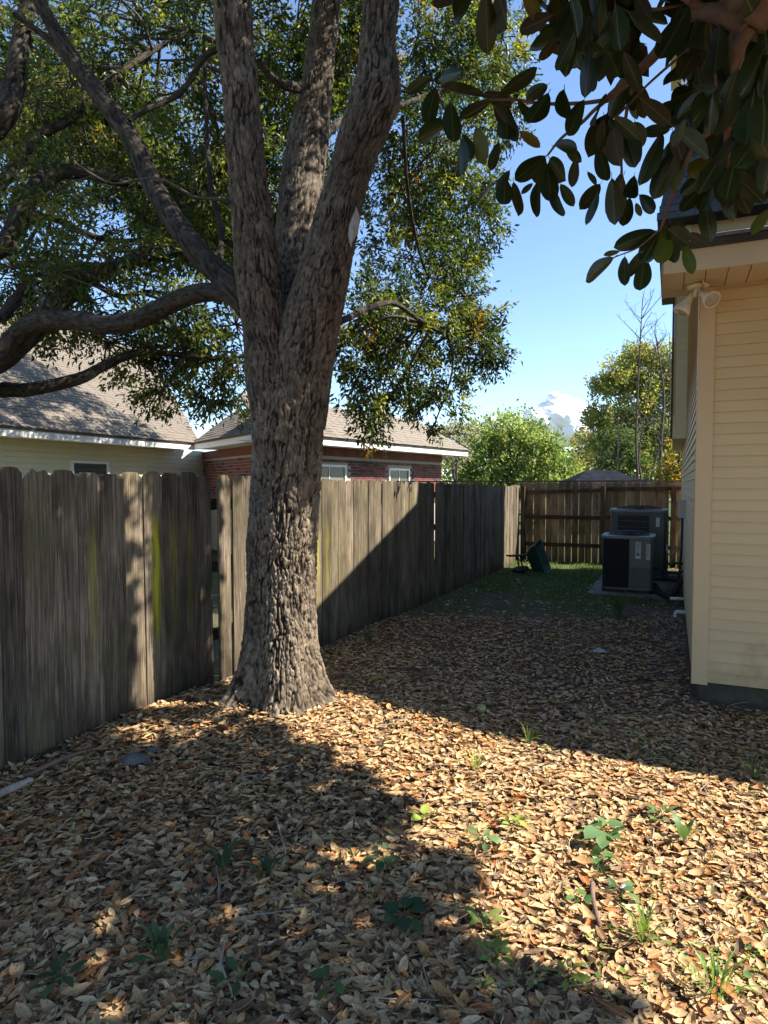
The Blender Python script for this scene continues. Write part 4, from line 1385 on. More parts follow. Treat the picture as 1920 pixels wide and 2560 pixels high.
d0 = [1.02, 1.2, 1.385, 1.57, 1.75, 1.93, 2.11 + .06]
ed = [0.86, 1.05, 1.24, 1.43, 1.62, 1.81, 2.0] + [dx(v) for v in edges_px]
i = 0
for a_, b_ in zip(ed[:-1], ed[1:]):
    wd = b_ - a_ - rng.uniform(.001, .004)
    g0 = float(np.min(gh(*(PD(FP, np.array([a_]))[:2] if False else (PD(FP, a_)[0:1], PD(FP, a_)[1:2])))))
    zb = g0 - 0.02 if a_ > 2.4 else g0 + .0
    zt = 1.787 + rng.uniform(-.018, .012)
    me = board_mesh(wd, zt - zb, .018, 100 + i, a_ < 2.7, abs(a_ - dx(58)) < .01)
    b = inst("fence_board", me, Matrix.Translation(Vector(PD(FP + rng.uniform(-.006, .006), a_, zb))) @ Rf @ Euler((rng.normal(0, .004), rng.normal(0, .004), rng.normal(0, .032))).to_matrix().to_4x4(), fence)
    b["lichen"] = 0.0
    if abs(a_ - dx(363)) < .01:
        b["lichen"] = 1.6
        b["label"] = "board with a bright yellow green lichen streak"
    if abs(a_ - dx(196)) < .01:
        b["lichen"] = 0.35
    if abs(a_ - dx(409)) < .01 or abs(a_ - dx(453)) < .01:
        b["lichen"] = 0.4
    i += 1
# loose leaning boards after the gap, then on behind the oak
a_ = dx(534) + .075
for wd, ln, yaw in ((.165, .018, .10), (.17, .012, -.05)):
    zb = float(gh(PD(FP, a_)[0:1], PD(FP, a_)[1:2])[0]) - .02
    me = board_mesh(wd, 1.775 - zb, .018, 300 + i)
    b = inst("fence_board", me, Matrix.Translation(Vector(PD(FP, a_, zb))) @ Rf @ Euler((.01, -ln, yaw)).to_matrix().to_4x4(), fence)
    b["lichen"] = 0.0
    if ln > .015:
        b["label"] = "loose board leaning beside the gap"
    a_ += wd + .012
    i += 1
END = 15.12
while a_ < END:
    wd = min(rng.uniform(.165, .2), END - a_)
    zb = float(gh(PD(FP, a_)[0:1], PD(FP, a_)[1:2])[0]) - .03
    zt = np.interp(a_, [4.3, 5.8, 9.3, 13.5, 15.1], [1.775, 1.76, 1.735, 1.66, 1.70]) + rng.uniform(-.012, .012)
    lean = rng.normal(0, .0018) + 0.028 * float(sstep(12.0, 14.0, a_)) - .02 * float(sstep(14.0, 14.6, a_))
    me = board_mesh(wd - rng.uniform(.001, .005), zt - zb, .018, 400 + i)
    b = inst("fence_board", me, Matrix.Translation(Vector(PD(FP + rng.uniform(-.008, .008), a_, zb))) @ Rf @ Euler((rng.normal(0, .004), lean, rng.normal(0, .014))).to_matrix().to_4x4(), fence)
    b["lichen"] = 0.5 if 5.4 < a_ < 5.85 else 0.0
    a_ += wd
    i += 1
for zr in (.45, 1.0, 1.5):
    MB().box(PD(FP - .055, .86, zr), -PV * .036, DV * (END - .86), (0, 0, .088)).build("rail", M["rail"], fence)
for dp in np.arange(1.6, 15, 2.4):
    MB().box(PD(FP - .095, dp, -.2), -PV * .09, DV * .09, (0, 0, 1.85)).build("post", M["rail"], fence)
MB().box(PD(FP + .02, 1.2, .02 + .1), PV * .03, DV * 1.5, (0, 0, .05)).build("kickboard", M["rail"], fence)

# ================================================================ fence across the back
BD = 15.2
bf = thing("board_fence", "brown back fence seen from its rail side with light in the gaps", "fence", PD(-3.2, BD, 0))
Rb = Matrix(((PV[0], DV[0], 0, 0), (PV[1], DV[1], 0, 0), (0, 0, 1, 0), (0, 0, 0, 1)))
p_ = -3.26
k = 0
while p_ < 0.6:
    wd = .14
    zb = -.12 + rng.uniform(0, .03)
    me = board_mesh(wd - .002, 1.76 + rng.uniform(-.008, .008) - zb, .016, 700 + k)
    me.materials[0] = M["fence2"]
    b = inst("fence_board", me, Matrix.Translation(Vector(PD(p_, BD, zb))) @ Rb @ Euler((rng.normal(0, .004), rng.normal(0, .005), rng.normal(0, .01))).to_matrix().to_4x4(), bf)
    b["lichen"] = 0.0
    p_ += wd + rng.uniform(.003, .011)
    k += 1
for zr, tl in ((.28, 0), (.92, .0), (1.49, .07)):
    for (pa, pb, t0) in ((-3.2, -1.45, 0), (-1.36, .55, tl)):
        MB().box(PD(pa, BD - .04, zr + t0 + rng.uniform(-.012, .012)), PV * (pb - pa) + np.array([0, 0, tl * .8 if t0 == 0 else tl * .4]), DV * .036, (0, 0, .085)).build("rail", M["rail"], bf)
for pp in (-1.45, 0.0, -3.24):
    MB().box(PD(pp, BD - .135, -.3), PV * .09, DV * .09, (0, 0, 1.97)).build("post", M["rail"], bf)
MB().box(PD(-6.5, BD + .015, 1.765), PV * 7.2, DV * .10, (0, 0, .035)).build("cap_rail", M["fence"], bf)

# ================================================================ the house on the right
HP, HD = 0.173, 5.515
house = thing("house", "cream sided house at right with dark roof and boxed eave", "house", PD(HP, HD, 0))
EAVE_D, EAVE_P, EZ, SL = 5.03, -0.085, 3.40, 0.354
UD = 10.4                                   # where the taller part starts
prof = [(5.54, .16), (UD + .3, .16), (UD + .3, 4.9), (5.54, 3.24)]
MB().prism([PD(.20, d_, z_) for d_, z_ in prof], PV * 6.0).build("wall", M["trim"], house)
MB().pbox(.215, 6.2, 5.56, 14.6, -.4, .158).build("foundation", M["footing"], house)


def lap(o, along, out, z, h, proud=.017):
    """one lap of siding: o start on the wall plane, along its run, out the outward normal"""
    o = np.asarray(o, float) + np.array([0, 0, z])
    c_ = [o, o + out * proud, o + out * (proud - .003) + np.array([0, 0, .006]), o + out * .004 + np.array([0, 0, h + .008]), o + np.array([0, 0, h + .008])]
    return MB().prism(c_, along)


EXP = .0835
z_ = .165
while z_ < 3.17:
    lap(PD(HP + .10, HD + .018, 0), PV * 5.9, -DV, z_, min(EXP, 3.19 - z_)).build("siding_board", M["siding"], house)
    z_ += EXP
z_ = .165
while z_ < 4.7:
    # the side wall climbs with the roof
    dmin = HD + .10 if z_ < 3.15 else EAVE_D + (z_ + .16 - (EZ - .12)) / SL + .1
    dend = UD + .02 if z_ > 2.36 else 14.6
    if dmin < dend - .3:
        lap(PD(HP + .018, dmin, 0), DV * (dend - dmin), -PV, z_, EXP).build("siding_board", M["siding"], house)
    z_ += EXP
# corner boards
MB().pbox(HP - .006, HP + .105, HD - .008, HD + .012, .145, 3.2).build("corner_board", M["trim"], house)
MB().pbox(HP - .009, HP + .012, HD - .005, HD + .09, .145, 3.2).build("corner_board", M["trim"], house)
# eave: soffit panels, fascia, drip edge
p_ = EAVE_P
while p_ < 3.0:
    o_ = MB()
    o_.pbox(p_ + .003, p_ + .14 - .003, EAVE_D + .02, HD + .03, 3.205, 3.217)
    o_.build("soffit_panel", M["soffit"], house)
    p_ += .14
MB().pbox(EAVE_P, 6.0, EAVE_D + .02, HD + .03, 3.2171, 3.23).build("soffit_backing", M["drip"], house)
MB().pbox(EAVE_P - .01, 6.0, EAVE_D, EAVE_D + .02, 3.195, 3.345).build("fascia", M["soffit"], house)
MB().pbox(EAVE_P - .02, 6.0, EAVE_D - .03, EAVE_D + .02, 3.346, 3.392).build("drip_edge", M["drip"], house)
# boxed return at the corner
MB().prism([PD(EAVE_P - .01, EAVE_D, 3.195), PD(EAVE_P - .01, HD + .17, 3.195), PD(EAVE_P - .01, HD + .17, 3.345 + SL * .6), PD(EAVE_P - .01, EAVE_D, 3.345)], PV * .015).build("eave_return", M["soffit"], house)
MB().pbox(EAVE_P, HP + .02, HD + .031, HD + .17, 3.2, 3.215).build("soffit_return", M["soffit"], house)
# rake board along the side
MB().prism([PD(EAVE_P - .01, HD + .175, 3.37 + SL * .66 - .2), PD(EAVE_P - .01, UD, 3.37 + SL * (UD - EAVE_D) - .2), PD(EAVE_P - .01, UD, 3.37 + SL * (UD - EAVE_D)), PD(EAVE_P - .01, HD + .175, 3.37 + SL * .66)], PV * .02).build("rake_board", M["soffit"], house)
MB().prism([PD(EAVE_P + .01, HD + .175, 3.37 + SL * .66 - .19), PD(EAVE_P + .01, UD, 3.37 + SL * (UD - EAVE_D) - .19), PD(EAVE_P + .01, UD, 3.37 + SL * (UD - EAVE_D) - .17), PD(EAVE_P + .01, HD + .175, 3.37 + SL * .66 - .17)], PV * .25).build("rake_soffit", M["soffit"], house)
# roof deck
MB().prism([PD(EAVE_P - .02, EAVE_D - .02, EZ - .008), PD(EAVE_P - .02, UD + .3, EZ - .008 + SL * (UD + .32 - EAVE_D)), PD(EAVE_P - .02, UD + .3, EZ - .05 + SL * (UD + .32 - EAVE_D)), PD(EAVE_P - .02, EAVE_D + .1, EZ - .05 + SL * .12)], PV * 6.1).build("roof", M["roofdark"], house)


def shingles(parent, o, u, v, nrm, rows, u0f, u1f, m, tab=.3, expo=.14, top=300, seed=1, clip=None, order=None, name="shingle"):
    """courses of tabs on a roof plane; those showing largest are single pieces, the rest one part"""
    r_ = np.random.default_rng(seed)
    vs_ = []
    base = None
    for k_ in range(3):
        mb = MB()
        th = .010 + .003 * k_
        mb.add([(0, -.004, 0.002), (tab - .012, -.004, 0.002), (tab - .012, -.004, th), (0, -.004, th), (0, expo * 1.15, 0.001), (tab - .012, expo * 1.15, .001), (tab - .012, expo * 1.15, .004), (0, expo * 1.15, .004)],
               [(0, 1, 2, 3), (3, 2, 6, 7), (0, 3, 7, 4), (1, 5, 6, 2)])
        vs_.append((np.concatenate(mb.V), mb.N))
    mes = [mesh(name, V_, F_, False, None, m) for V_, F_ in vs_]
    items = []
    for r in range(rows):
        a_, b_ = u0f(r * expo), u1f(r * expo)
        x_ = a_ + r_.uniform(-tab, 0)
        while x_ < b_:
            if x_ > a_ - .02 and x_ + tab < b_ + .05:
                pos = o + u * x_ + v * (r * expo + r_.uniform(-.004, .004))
                if clip is None or clip(pos):
                    items.append((pos, int(r_.integers(3))))
            x_ += tab * r_.choice([1.0, 1.0, .66])
    items.sort(key=lambda q: (0 if in_view(q[0], 1.0) else 1, np.linalg.norm(q[0] - [0, 0, CAM_H])) if order is None else order(q[0]))
    Mx = Matrix(((u[0], v[0], nrm[0], 0), (u[1], v[1], nrm[1], 0), (u[2], v[2], nrm[2], 0), (0, 0, 0, 1)))
    for pos, k_ in items[:top]:
        inst(name, mes[k_], Matrix.Translation(Vector(pos)) @ Mx, parent)
    rest = MB()
    B = np.stack([u, v, nrm])
    for pos, k_ in items[top:]:
        rest.add(vs_[k_][0] @ B + pos, vs_[k_][1])
    if rest.n:
        rest.build(name + "_field", m, parent, kind="stuff")
    return len(items)


vup = norm(DV * 1.0 + np.array([0, 0, SL]))
nrm = np.cross(PV, vup)
hroof = house
shingles(house, PD(EAVE_P - .02, EAVE_D - .03, EZ - .004), PV, vup, nrm, 9, lambda s: 0, lambda s: 2.2, M["shingle"], top=70, seed=3)

# taller rear part, overhanging the side wall
UP = -.005
MB().pbox(.205, 6.0, UD + .3, 14.58, .16, 2.4).build("wall", M["trim"], house)
MB().pbox(UP, 6.0, UD, 14.62, 2.40, 5.62).build("upper_wall", M["trim"], house)
MB().pbox(UP - .012, HP + .02, UD - .012, UD + .02, 2.38, 2.72).build("upper_trim", M["siding_skylit"], house)
MB().pbox(UP - .03, UP - .001, UD - .015, UD + .06, 2.38, 5.6).build("edge_shadow_strip", M["drip"], house)  # dark strip standing in for the shadow line at this edge
z_ = 2.72
while z_ < 5.5:
    lap(PD(UP + .03, UD - .001, 0), PV * .165, -DV, z_, EXP * 1.25).build("siding_board", M["siding_skylit"], house)
    z_ += EXP * 1.25
# steep skirt roof and the wall above it
sk = [PD(UP - .25, UD - .35, 5.45), PD(6.2, UD - .35, 5.45), PD(6.2, UD + .75, 7.35), PD(UP + .02, UD + .75, 7.35)]
MB().add(np.array(sk + [PD(UP - .25, 14.75, 5.45), PD(UP + .02, 14.3, 7.35), PD(6.2, 14.75, 5.45), PD(6.2, 14.3, 7.35)]), [(0, 1, 2, 3), (4, 0, 3, 5), (0, 4, 6, 1), (4, 5, 7, 6), (3, 2, 7, 5)]).build("roof", M["roofdark"], house)
u_ = PV
v_ = norm(np.array(sk[3]) - np.array(sk[0]) - PV * np.dot(np.array(sk[3]) - np.array(sk[0]), PV))
shingles(house, np.array(sk[0]) + PV * 0, u_, v_, norm(np.cross(u_, v_)), 15, lambda s: .12 * s + .01, lambda s: 1.6, M["roofdark"], top=120, seed=4, tab=.3)
MB().pbox(UP + .06, 6.0, UD + .6, 14.2, 7.3, 9.6).build("upper_wall", M["trim"], house)
MB().pbox(UP + .03, UP + .16, UD + .575, UD + .6, 7.3, 9.6).build("corner_board", M["white"], house)
z_ = 7.36
while z_ < 9.5:
    lap(PD(UP + .165, UD + .598, 0), PV * 2.2, -DV, z_, EXP * 1.3).build("siding_board", M["siding_skylit"], house)
    z_ += EXP * 1.3
MB().pbox(UP - .15, 6.2, UD + .3, 14.4, 9.6, 9.75).build("roof_eave", M["soffit"], house)
MB().add(np.array([PD(UP - .15, UD + .3, 9.751), PD(6.2, UD + .3, 9.751), PD(6.2, 14.4, 9.751), PD(UP - .15, 14.4, 9.751), PD(2.2, 12.6, 11.2), PD(6.2, 12.6, 11.2)]), [(0, 1, 5, 4), (0, 4, 3), (3, 4, 5, 2), (0, 3, 2, 1)]).build("roof", M["roofdark"], house)

# floodlight under the eave
fl = thing("floodlight", "twin lamp outdoor floodlight under the eave at the house corner", "floodlight", PD(HP - .02, HD - .10, 3.2))
fb = PD(HP - .02, HD - .10, 3.2)


def lathe(prof, o, ax, n=24):
    ax = norm(np.asarray(ax, float))
    u = norm(np.cross(ax, [0.3, 0.2, 1.0] if abs(ax[2]) < .9 else [1.0, 0, 0]))
    w_ = np.cross(ax, u)
    a = np.linspace(0, 2 * np.pi, n, endpoint=False)
    V = np.concatenate([np.asarray(o)[None] + ax * h + r * (np.cos(a)[:, None] * u + np.sin(a)[:, None] * w_) for h, r in prof])
    F = []
    for i_ in range(len(prof) - 1):
        for j in range(n):
            F.append((i_ * n + j, i_ * n + (j + 1) % n, (i_ + 1) * n + (j + 1) % n, (i_ + 1) * n + j))
    return V, F


V, F = lathe([(0, .001), (0, .075), (-.018, .075), (-.026, .06), (-.026, .001)], fb, (0, 0, 1))
part("mounting_plate", V, F, M["lampgrey"], fl, True)
l1 = fb + PV * -.02 + DV * 0 + np.array([0, 0, -.085])
MB().tube([fb + [0, 0, -.02], fb + PV * -.02 + [0, 0, -.06], l1], .016, 10).build("arm", M["lampgrey"], fl, True)
for nm, o_, ax in (("lamp", l1 + PV * -.03, norm(-PV * .5 - DV * .1 + np.array([0, 0, -.85]))), ("lamp", fb + PV * .035 - DV * .03 + np.array([0, 0, -.075]), norm(-DV * .62 + PV * .42 + np.array([0, 0, -.55])))):
    V, F = lathe([(-.03, .001), (-.03, .02), (.02, .024), (.05, .034), (.10, .058), (.125, .064), (.13, .060), (.126, .055)], o_, ax)
    hd = part(nm, V, F, M["lampgrey"], fl, True)
    V, F = lathe([(.126, .0555), (.134, .04), (.138, .02), (.139, .0005)], o_, ax)
    part("lens", V, F, M["lens"], hd, True)
    if np.dot(ax, -DV) > .5:
        MB().tube([fb + [0, 0, -.02], fb + PV * .02 + [0, 0, -.055], o_ - ax * .02], .014, 10).build("arm", M["lampgrey"], fl, True)

# ================================================================ air conditioners and pipes
gp = -.10
pad = thing("concrete_pad", "low concrete slab under the two air conditioners", "slab", PD(-.55, 12, gp))
MB().pbox(-1.22, .12, 10.72, 13.9, gp - .1, gp + .055).build("slab", M["concrete"], pad)
zp = gp + .0555


def rbox(p0, p1, d0, d1, z0, z1, r):
    """upright box with rounded vertical corners"""
    pts = []
    for (cx, cy, a0) in ((p1 - r, d1 - r, 0), (p0 + r, d1 - r, 90), (p0 + r, d0 + r, 180), (p1 - r, d0 + r, 270)):
        for a in np.linspace(a0, a0 + 90, 6):
            pts.append(PD(cx + r * math.cos(R(a)), cy + r * math.sin(R(a)), z0))
    return MB().prism(pts, (0, 0, z1 - z0))


def ac_unit(name, label, p0, p1, d0, d1, h, dark, kind):
    t_ = thing(name, label, "air conditioner", PD((p0 + p1) / 2, (d0 + d1) / 2, zp), "air conditioners on the slab")
    rbox(p0 + .01, p1 - .01, d0 + .01, d1 - .01, zp, zp + .05, .08).build("base_pan", M["acblack"], t_)
    rbox(p0, p1, d0, d1, zp + .05, zp + .075, .09).build("base_rim", M["acgrey"], t_)
    rbox(p0 + .012, p1 - .012, d0 + .012, d1 - .012, zp + .075, zp + h - .05, .08).build("cabinet", dark, t_)
    rbox(p0 - .008, p1 + .008, d0 - .008, d1 + .008, zp + h - .05, zp + h - .012, .10).build("top_cover", M["actop"], t_)
    g = MB()
    cc = PD((p0 + p1) / 2, (d0 + d1) / 2, zp + h - .012)
    rmax = (p1 - p0) * .40
    for k_ in range(9):
        rr = rmax * (k_ + 1) / 9
        zz = .055 * math.sqrt(max(0, 1 - (rr / rmax) ** 2)) + .012
        a = np.linspace(0, 2 * np.pi, 25)
        g.tube([cc + PV * rr * math.cos(q) + DV * rr * math.sin(q) + np.array([0, 0, zz]) for q in a], .0035, 4, False)
    for q in np.linspace(0, 2 * np.pi, 16, endpoint=False):
        g.tube([cc + (PV * math.cos(q) + DV * math.sin(q)) * rr + np.array([0, 0, .055 * math.sqrt(max(0, 1 - (rr / rmax) ** 2)) + .012]) for rr in (.02, rmax * .4, rmax * .75, rmax)], .004, 4, False)
    g.build("fan_guard", M["acblack"], t_, True)
    V, F = lathe([(.0, .001), (.0, .09), (-.05, .09)], cc + [0, 0, .02], (0, 0, 1))
    part("fan_hub", V, F, M["acblack"], t_, True)
    V, F = lathe([(.004, .001), (.004, rmax * 1.04)], cc, (0, 0, 1))
    part("fan_well", V, F, M["insul"], t_)
    return t_


t1 = ac_unit("air_conditioner", "nearer, shorter air conditioner with black louvred side and white stickers", -1.04, -.24, 11.0, 11.8, .93, M["acgrey"], 0)
P0, P1, D0 = -1.04, -.24, 11.0
# black louvred coil side
MB().pbox(P0 + .03, P0 + .43, D0 + .002, D0 + .0115, zp + .08, zp + .87).build("louvre_backing", M["insul"], t1)
lv = MB()
for k_ in range(34):
    z_ = zp + .09 + k_ * .0228
    lv.prism([PD(P0 + .03, D0 + .002, z_), PD(P0 + .03, D0 - .010, z_ - .006), PD(P0 + .03, D0 - .010, z_ - .002), PD(P0 + .03, D0 + .002, z_ + .006)], PV * .40)
lv.build("louvres", M["acblack"], t1, kind="stuff")
MB().pbox(P0 + .44, P1 - .05, D0 - .001, D0 + .011, zp + .42, zp + .875).build("access_panel", M["acgrey"], t1)
MB().pbox(P0 + .44, P1 - .05, D0 + .004, D0 + .011, zp + .08, zp + .415).build("lower_panel", M["acgreen"], t1)
for (pa, pb, za, zb) in ((P0 + .525, P0 + .605, .56, .83), (P0 + .685, P0 + .745, .55, .80)):
    st_ = MB().pbox(pa, pb, D0 - .003, D0 - .0012, zp + za, zp + zb).build("sticker", M["paper"], t1)
    ln = MB()
    for k_ in range(11):
        zz = zp + zb - .02 - k_ * .019
        if zz < zp + za + .03:
            break
        ln.pbox(pa + .008, pb - .008 - .02 * rng.random(), D0 - .0036, D0 - .0031, zz, zz + .006)
    ln.build("print_lines", M["ink"], st_)
    if pa < P0 + .6:
        MB().pbox(pa + .018, pb - .018, D0 - .0042, D0 - .0037, zp + za + .05, zp + za + .075).build("barcode", M["ink"], st_)

t2 = ac_unit("air_conditioner", "taller air conditioner with a wire coil guard behind the shorter one", -1.05, -.06, 12.6, 13.55, 1.30, M["acgreen"], 1)
P0, P1, D0 = -1.05, -.06, 12.6
MB().pbox(P0 + .14, P0 + .68, D0 - .001, D0 + .011, zp + .3, zp + 1.2).build("coil", M["insul"], t2)
wr_ = MB()
for k_ in range(28):
    wr_.pbox(P0 + .14 + k_ * .0195, P0 + .143 + k_ * .0195, D0 - .012, D0 - .009, zp + .3, zp + 1.2)
for k_ in range(9):
    wr_.pbox(P0 + .135, P0 + .685, D0 - .016, D0 - .0125, zp + .32 + k_ * .108, zp + .327 + k_ * .108)
wr_.build("coil_guard", M["acgrey"], t2, kind="stuff")
MB().pbox(P0 + .74, P1 - .06, D0 - .002, D0 + .011, zp + .15, zp + 1.22).build("access_panel", M["acgreen"], t2)
MB().pbox(P0 + .80, P0 + .86, D0 - .004, D0 - .0025, zp + .98, zp + 1.15).build("sticker", M["paper"], t2)
sd = MB()
for k_ in range(10):
    sd.pbox(P1 - .002, P1 + .022, D0 + .1, D0 + .85, zp + .22 + k_ * .105, zp + .24 + k_ * .105)
sd.build("side_louvres", M["acgrey"], t2, kind="stuff")

dbx = thing("disconnect_box", "small grey electrical box on the side wall above the pipes", "electrical box", PD(HP, 9.9, 1.2))
rb = MB().box(PD(HP + .004, 9.78, 1.24), -PV * .09, DV * .19, (0, 0, .25)).build("enclosure", M["greybox"], dbx)
MB().box(PD(HP - .087, 9.765, 1.46), -PV * .02, DV * .22, (0, 0, .055)).build("lid", M["greybox"], dbx)
MB().tube(spline([PD(HP - .04, 9.9, 1.25), PD(HP - .05, 9.92, .95), PD(HP - .10, 10.4, .72), PD(HP - .2, 11.3, .58), PD(-.07, 12.7, .62)], 8), .013, 8).build("conduit", M["greybox"], dbx, True)
MB().tube(spline([PD(HP - .03, 9.86, 1.25), PD(HP - .035, 9.86, .8), PD(HP - .06, 9.9, .35), PD(HP - .03, 10.0, .25)], 8), .016, 8).build("conduit", M["insul"], dbx, True)

ls = thing("refrigerant_lines", "black insulated pipes running from the wall to the air conditioners", "pipes", PD(HP, 11, 0))
MB().tube(spline([PD(HP + .02, 10.5, .42), PD(HP - .08, 10.5, .38), PD(HP - .22, 10.9, .33), PD(-.2, 11.3, .33), PD(-.25, 11.4, .33)], 8), .02, 8).build("pipe", M["insul"], ls, True)
MB().tube(spline([PD(HP + .02, 10.35, .30), PD(HP - .06, 10.3, .24), PD(HP - .14, 10.35, .05), PD(HP - .3, 10.9, .0), PD(-.23, 11.3, .06)], 8), .045, 10).build("pipe", M["insul"], ls, True)
MB().tube(spline([PD(HP + .02, 10.7, .50), PD(HP - .10, 10.75, .50), PD(HP - .16, 11.5, .36), PD(-.06, 12.8, .30)], 8), .018, 8).build("pipe", M["insul"], ls, True)
MB().tube(spline([PD(HP + .02, 10.4, .34), PD(HP - .1, 10.6, .26), PD(-.05, 11.9, .12), PD(-.08, 12.7, .2)], 8), .032, 8).build("pipe", M["insul"], ls, True)
dp_ = thing("drain_pipe", "upper short white drain pipe poking from the side wall", "pipe", PD(HP, 9.7, .12), "white drain pipes on the side wall")
MB().tube([PD(HP + .03, 9.7, .13), PD(HP - .17, 9.7, .12)], .021, 12).build("pipe", M["pvc"], dp_, True)
dp_ = thing("drain_pipe", "lower white drain elbow close to the ground on the side wall", "pipe", PD(HP, 9.2, .0), "white drain pipes on the side wall")
MB().tube(spline([PD(HP + .03, 9.2, .03), PD(HP - .07, 9.2, .03), PD(HP - .10, 9.2, .0), PD(HP - .10, 9.2, -.06)], 6), .026, 12).build("elbow", M["pvc"], dp_, True)

# ================================================================ tipped wheelbarrow
wb0 = A(1150, 1238, 13.0)
wb0[2] = gh(wb0[0:1], wb0[1:2])[0]
wbt = thing("wheelbarrow", "dark green wheelbarrow lying on its side by the back corner", "wheelbarrow", wb0)
N_ = norm(np.array([.80, -.42, .30]))            # the open side looks this way
Uu = norm(np.cross([0, 1, 0.15], N_))
Uu = norm(np.array([-.35, .05, 1.0]) - N_ * np.dot([-.35, .05, 1.0], N_))     # up along the rim
Vv = np.cross(N_, Uu)
cR = wb0 + np.array([.22, 0, .335])


def rrect(c, hu, hv, r, k=5):
    pts = []
    for (su, sv, a0) in ((1, 1, 0), (-1, 1, 90), (-1, -1, 180), (1, -1, 270)):
        for a in np.linspace(a0, a0 + 90, k):
            pts.append(c + Uu * (su * (hu - r) + r * math.cos(R(a))) + Vv * (sv * (hv - r) + r * math.sin(R(a))))
    return pts


rings = [rrect(cR, .345, .29, .08), rrect(cR - N_ * .02, .345, .29, .08), rrect(cR - N_ * .02, .32, .265, .08), rrect(cR - N_ * .17, .27, .215, .09), rrect(cR - N_ * .27, .20, .15, .09), rrect(cR - N_ * .285, .12, .08, .06)]
inner = [rrect(cR, .31, .255, .075), rrect(cR - N_ * .16, .262, .207, .085), rrect(cR - N_ * .26, .195, .145, .085), rrect(cR - N_ * .273, .11, .07, .05)]
allr = list(reversed(rings)) + inner
n = len(allr[0])
V = np.concatenate(allr)
F = [(i * n + j, i * n + (j + 1) % n, (i + 1) * n + (j + 1) % n, (i + 1) * n + j) for i in range(len(allr) - 1) for j in range(n)]
F += [tuple(range(n - 1, -1, -1)), tuple(range((len(allr) - 1) * n, len(allr) * n))]
part("tray", V, F, M["tray"], wbt, False)
bk = cR - N_ * .285
Lf = norm(np.array([-1.0, .12, -.10]))
for oy, oz in ((-.17, .13), (.17, .10)):
    o_ = np.array([0, oy, oz])
    MB().tube(spline([bk + o_ + N_ * .10 + [0, 0, .05], bk + o_ * 1.0, bk + o_ + Lf * .22, bk + o_ + Lf * .46 + [0, 0, .01]], 6), .019, 10).build("handle", M["blacksteel"], wbt, True)
    MB().tube(spline([bk + o_ + Lf * .24, bk + o_ + Lf * .21 + [0, 0, -.14], bk + o_ + Lf * .17 + [0, 0, -.33]], 6), .017, 10).build("leg", M["blacksteel"], wbt, True)
    MB().tube(spline([bk + o_ + Lf * .04 + [0, 0, -.06], bk + o_ + Lf * .15 + [0, 0, -.14], bk + o_ + Lf * .22 + [0, 0, -.02]], 5), .011, 8).build("brace", M["blacksteel"], wbt, True)
MB().tube([bk + [0, -.17, -.21] + Lf * .18, bk + [0, .17, -.23] + Lf * .18], .014, 8).build("cross_bar", M["blacksteel"], wbt, True)
gz0 = gh(bk[0:1], bk[1:2])[0]
g1, g2 = bk + Lf * .34 + [0, -.2, 0], bk + Lf * -.10 + [0, -.22, 0]
g1[2], g2[2] = gz0 + .03, gz0 + .05
MB().tube(spline([g1, (g1 + g2) / 2 + [0, 0, .03], g2], 6), .016, 8).build("cross_bar", M["blacksteel"], wbt, True)
wc = bk + Lf * .20 + np.array([0, -.02, -.17])
wax = norm(np.array([-.18, -.10, 1.0]))
V, F = lathe([(-.03, .06), (-.035, .13), (-.025, .165), (0, .178), (.025, .165), (.035, .13), (.03, .06), (-.03, .06)], wc, wax, 28)
wl = part("wheel", V, F, M["tyre"], wbt, True)
V, F = lathe([(-.04, .02), (-.022, .065), (.022, .065), (.04, .02)], wc, wax, 20)
part("hub", V, F, M["blacksteel"], wl, True)

# ================================================================ small things on the ground
c = at(1203, 1791, 4.55)
c[2] = gh(c[0:1], c[1:2])[0] + .042
a, b_ = np.meshgrid(np.linspace(0, np.pi, 17), np.linspace(0, 2 * np.pi, 32, endpoint=False), indexing='ij')
V = np.stack([np.sin(a) * np.cos(b_), np.sin(a) * np.sin(b_), np.cos(a)], -1).reshape(-1, 3) * .034
F = np.array([(i * 32 + j, (i + 1) * 32 + j, (i + 1) * 32 + (j + 1) % 32, i * 32 + (j + 1) % 32) for i in range(16) for j in range(32)])
tb = thing("tennis_ball", "faded yellow green ball lying among shaded leaves", "ball", c)
part("ball", V + c, F, M["felt"], tb, True)
a = np.linspace(0, 2 * np.pi, 49)
sm = np.stack([.034 * 1.01 * np.cos(a) * np.sqrt(1 - (.55 * np.sin(2 * a)) ** 2 * .9), .034 * 1.01 * np.sin(a) * np.sqrt(1 - (.55 * np.sin(2 * a)) ** 2 * .9), .034 * .55 * np.sin(2 * a)], 1)
sm = norm(sm) * .0342
MB().tube(sm + c, .0012, 5, False).build("seam", M["paper"], tb, True)


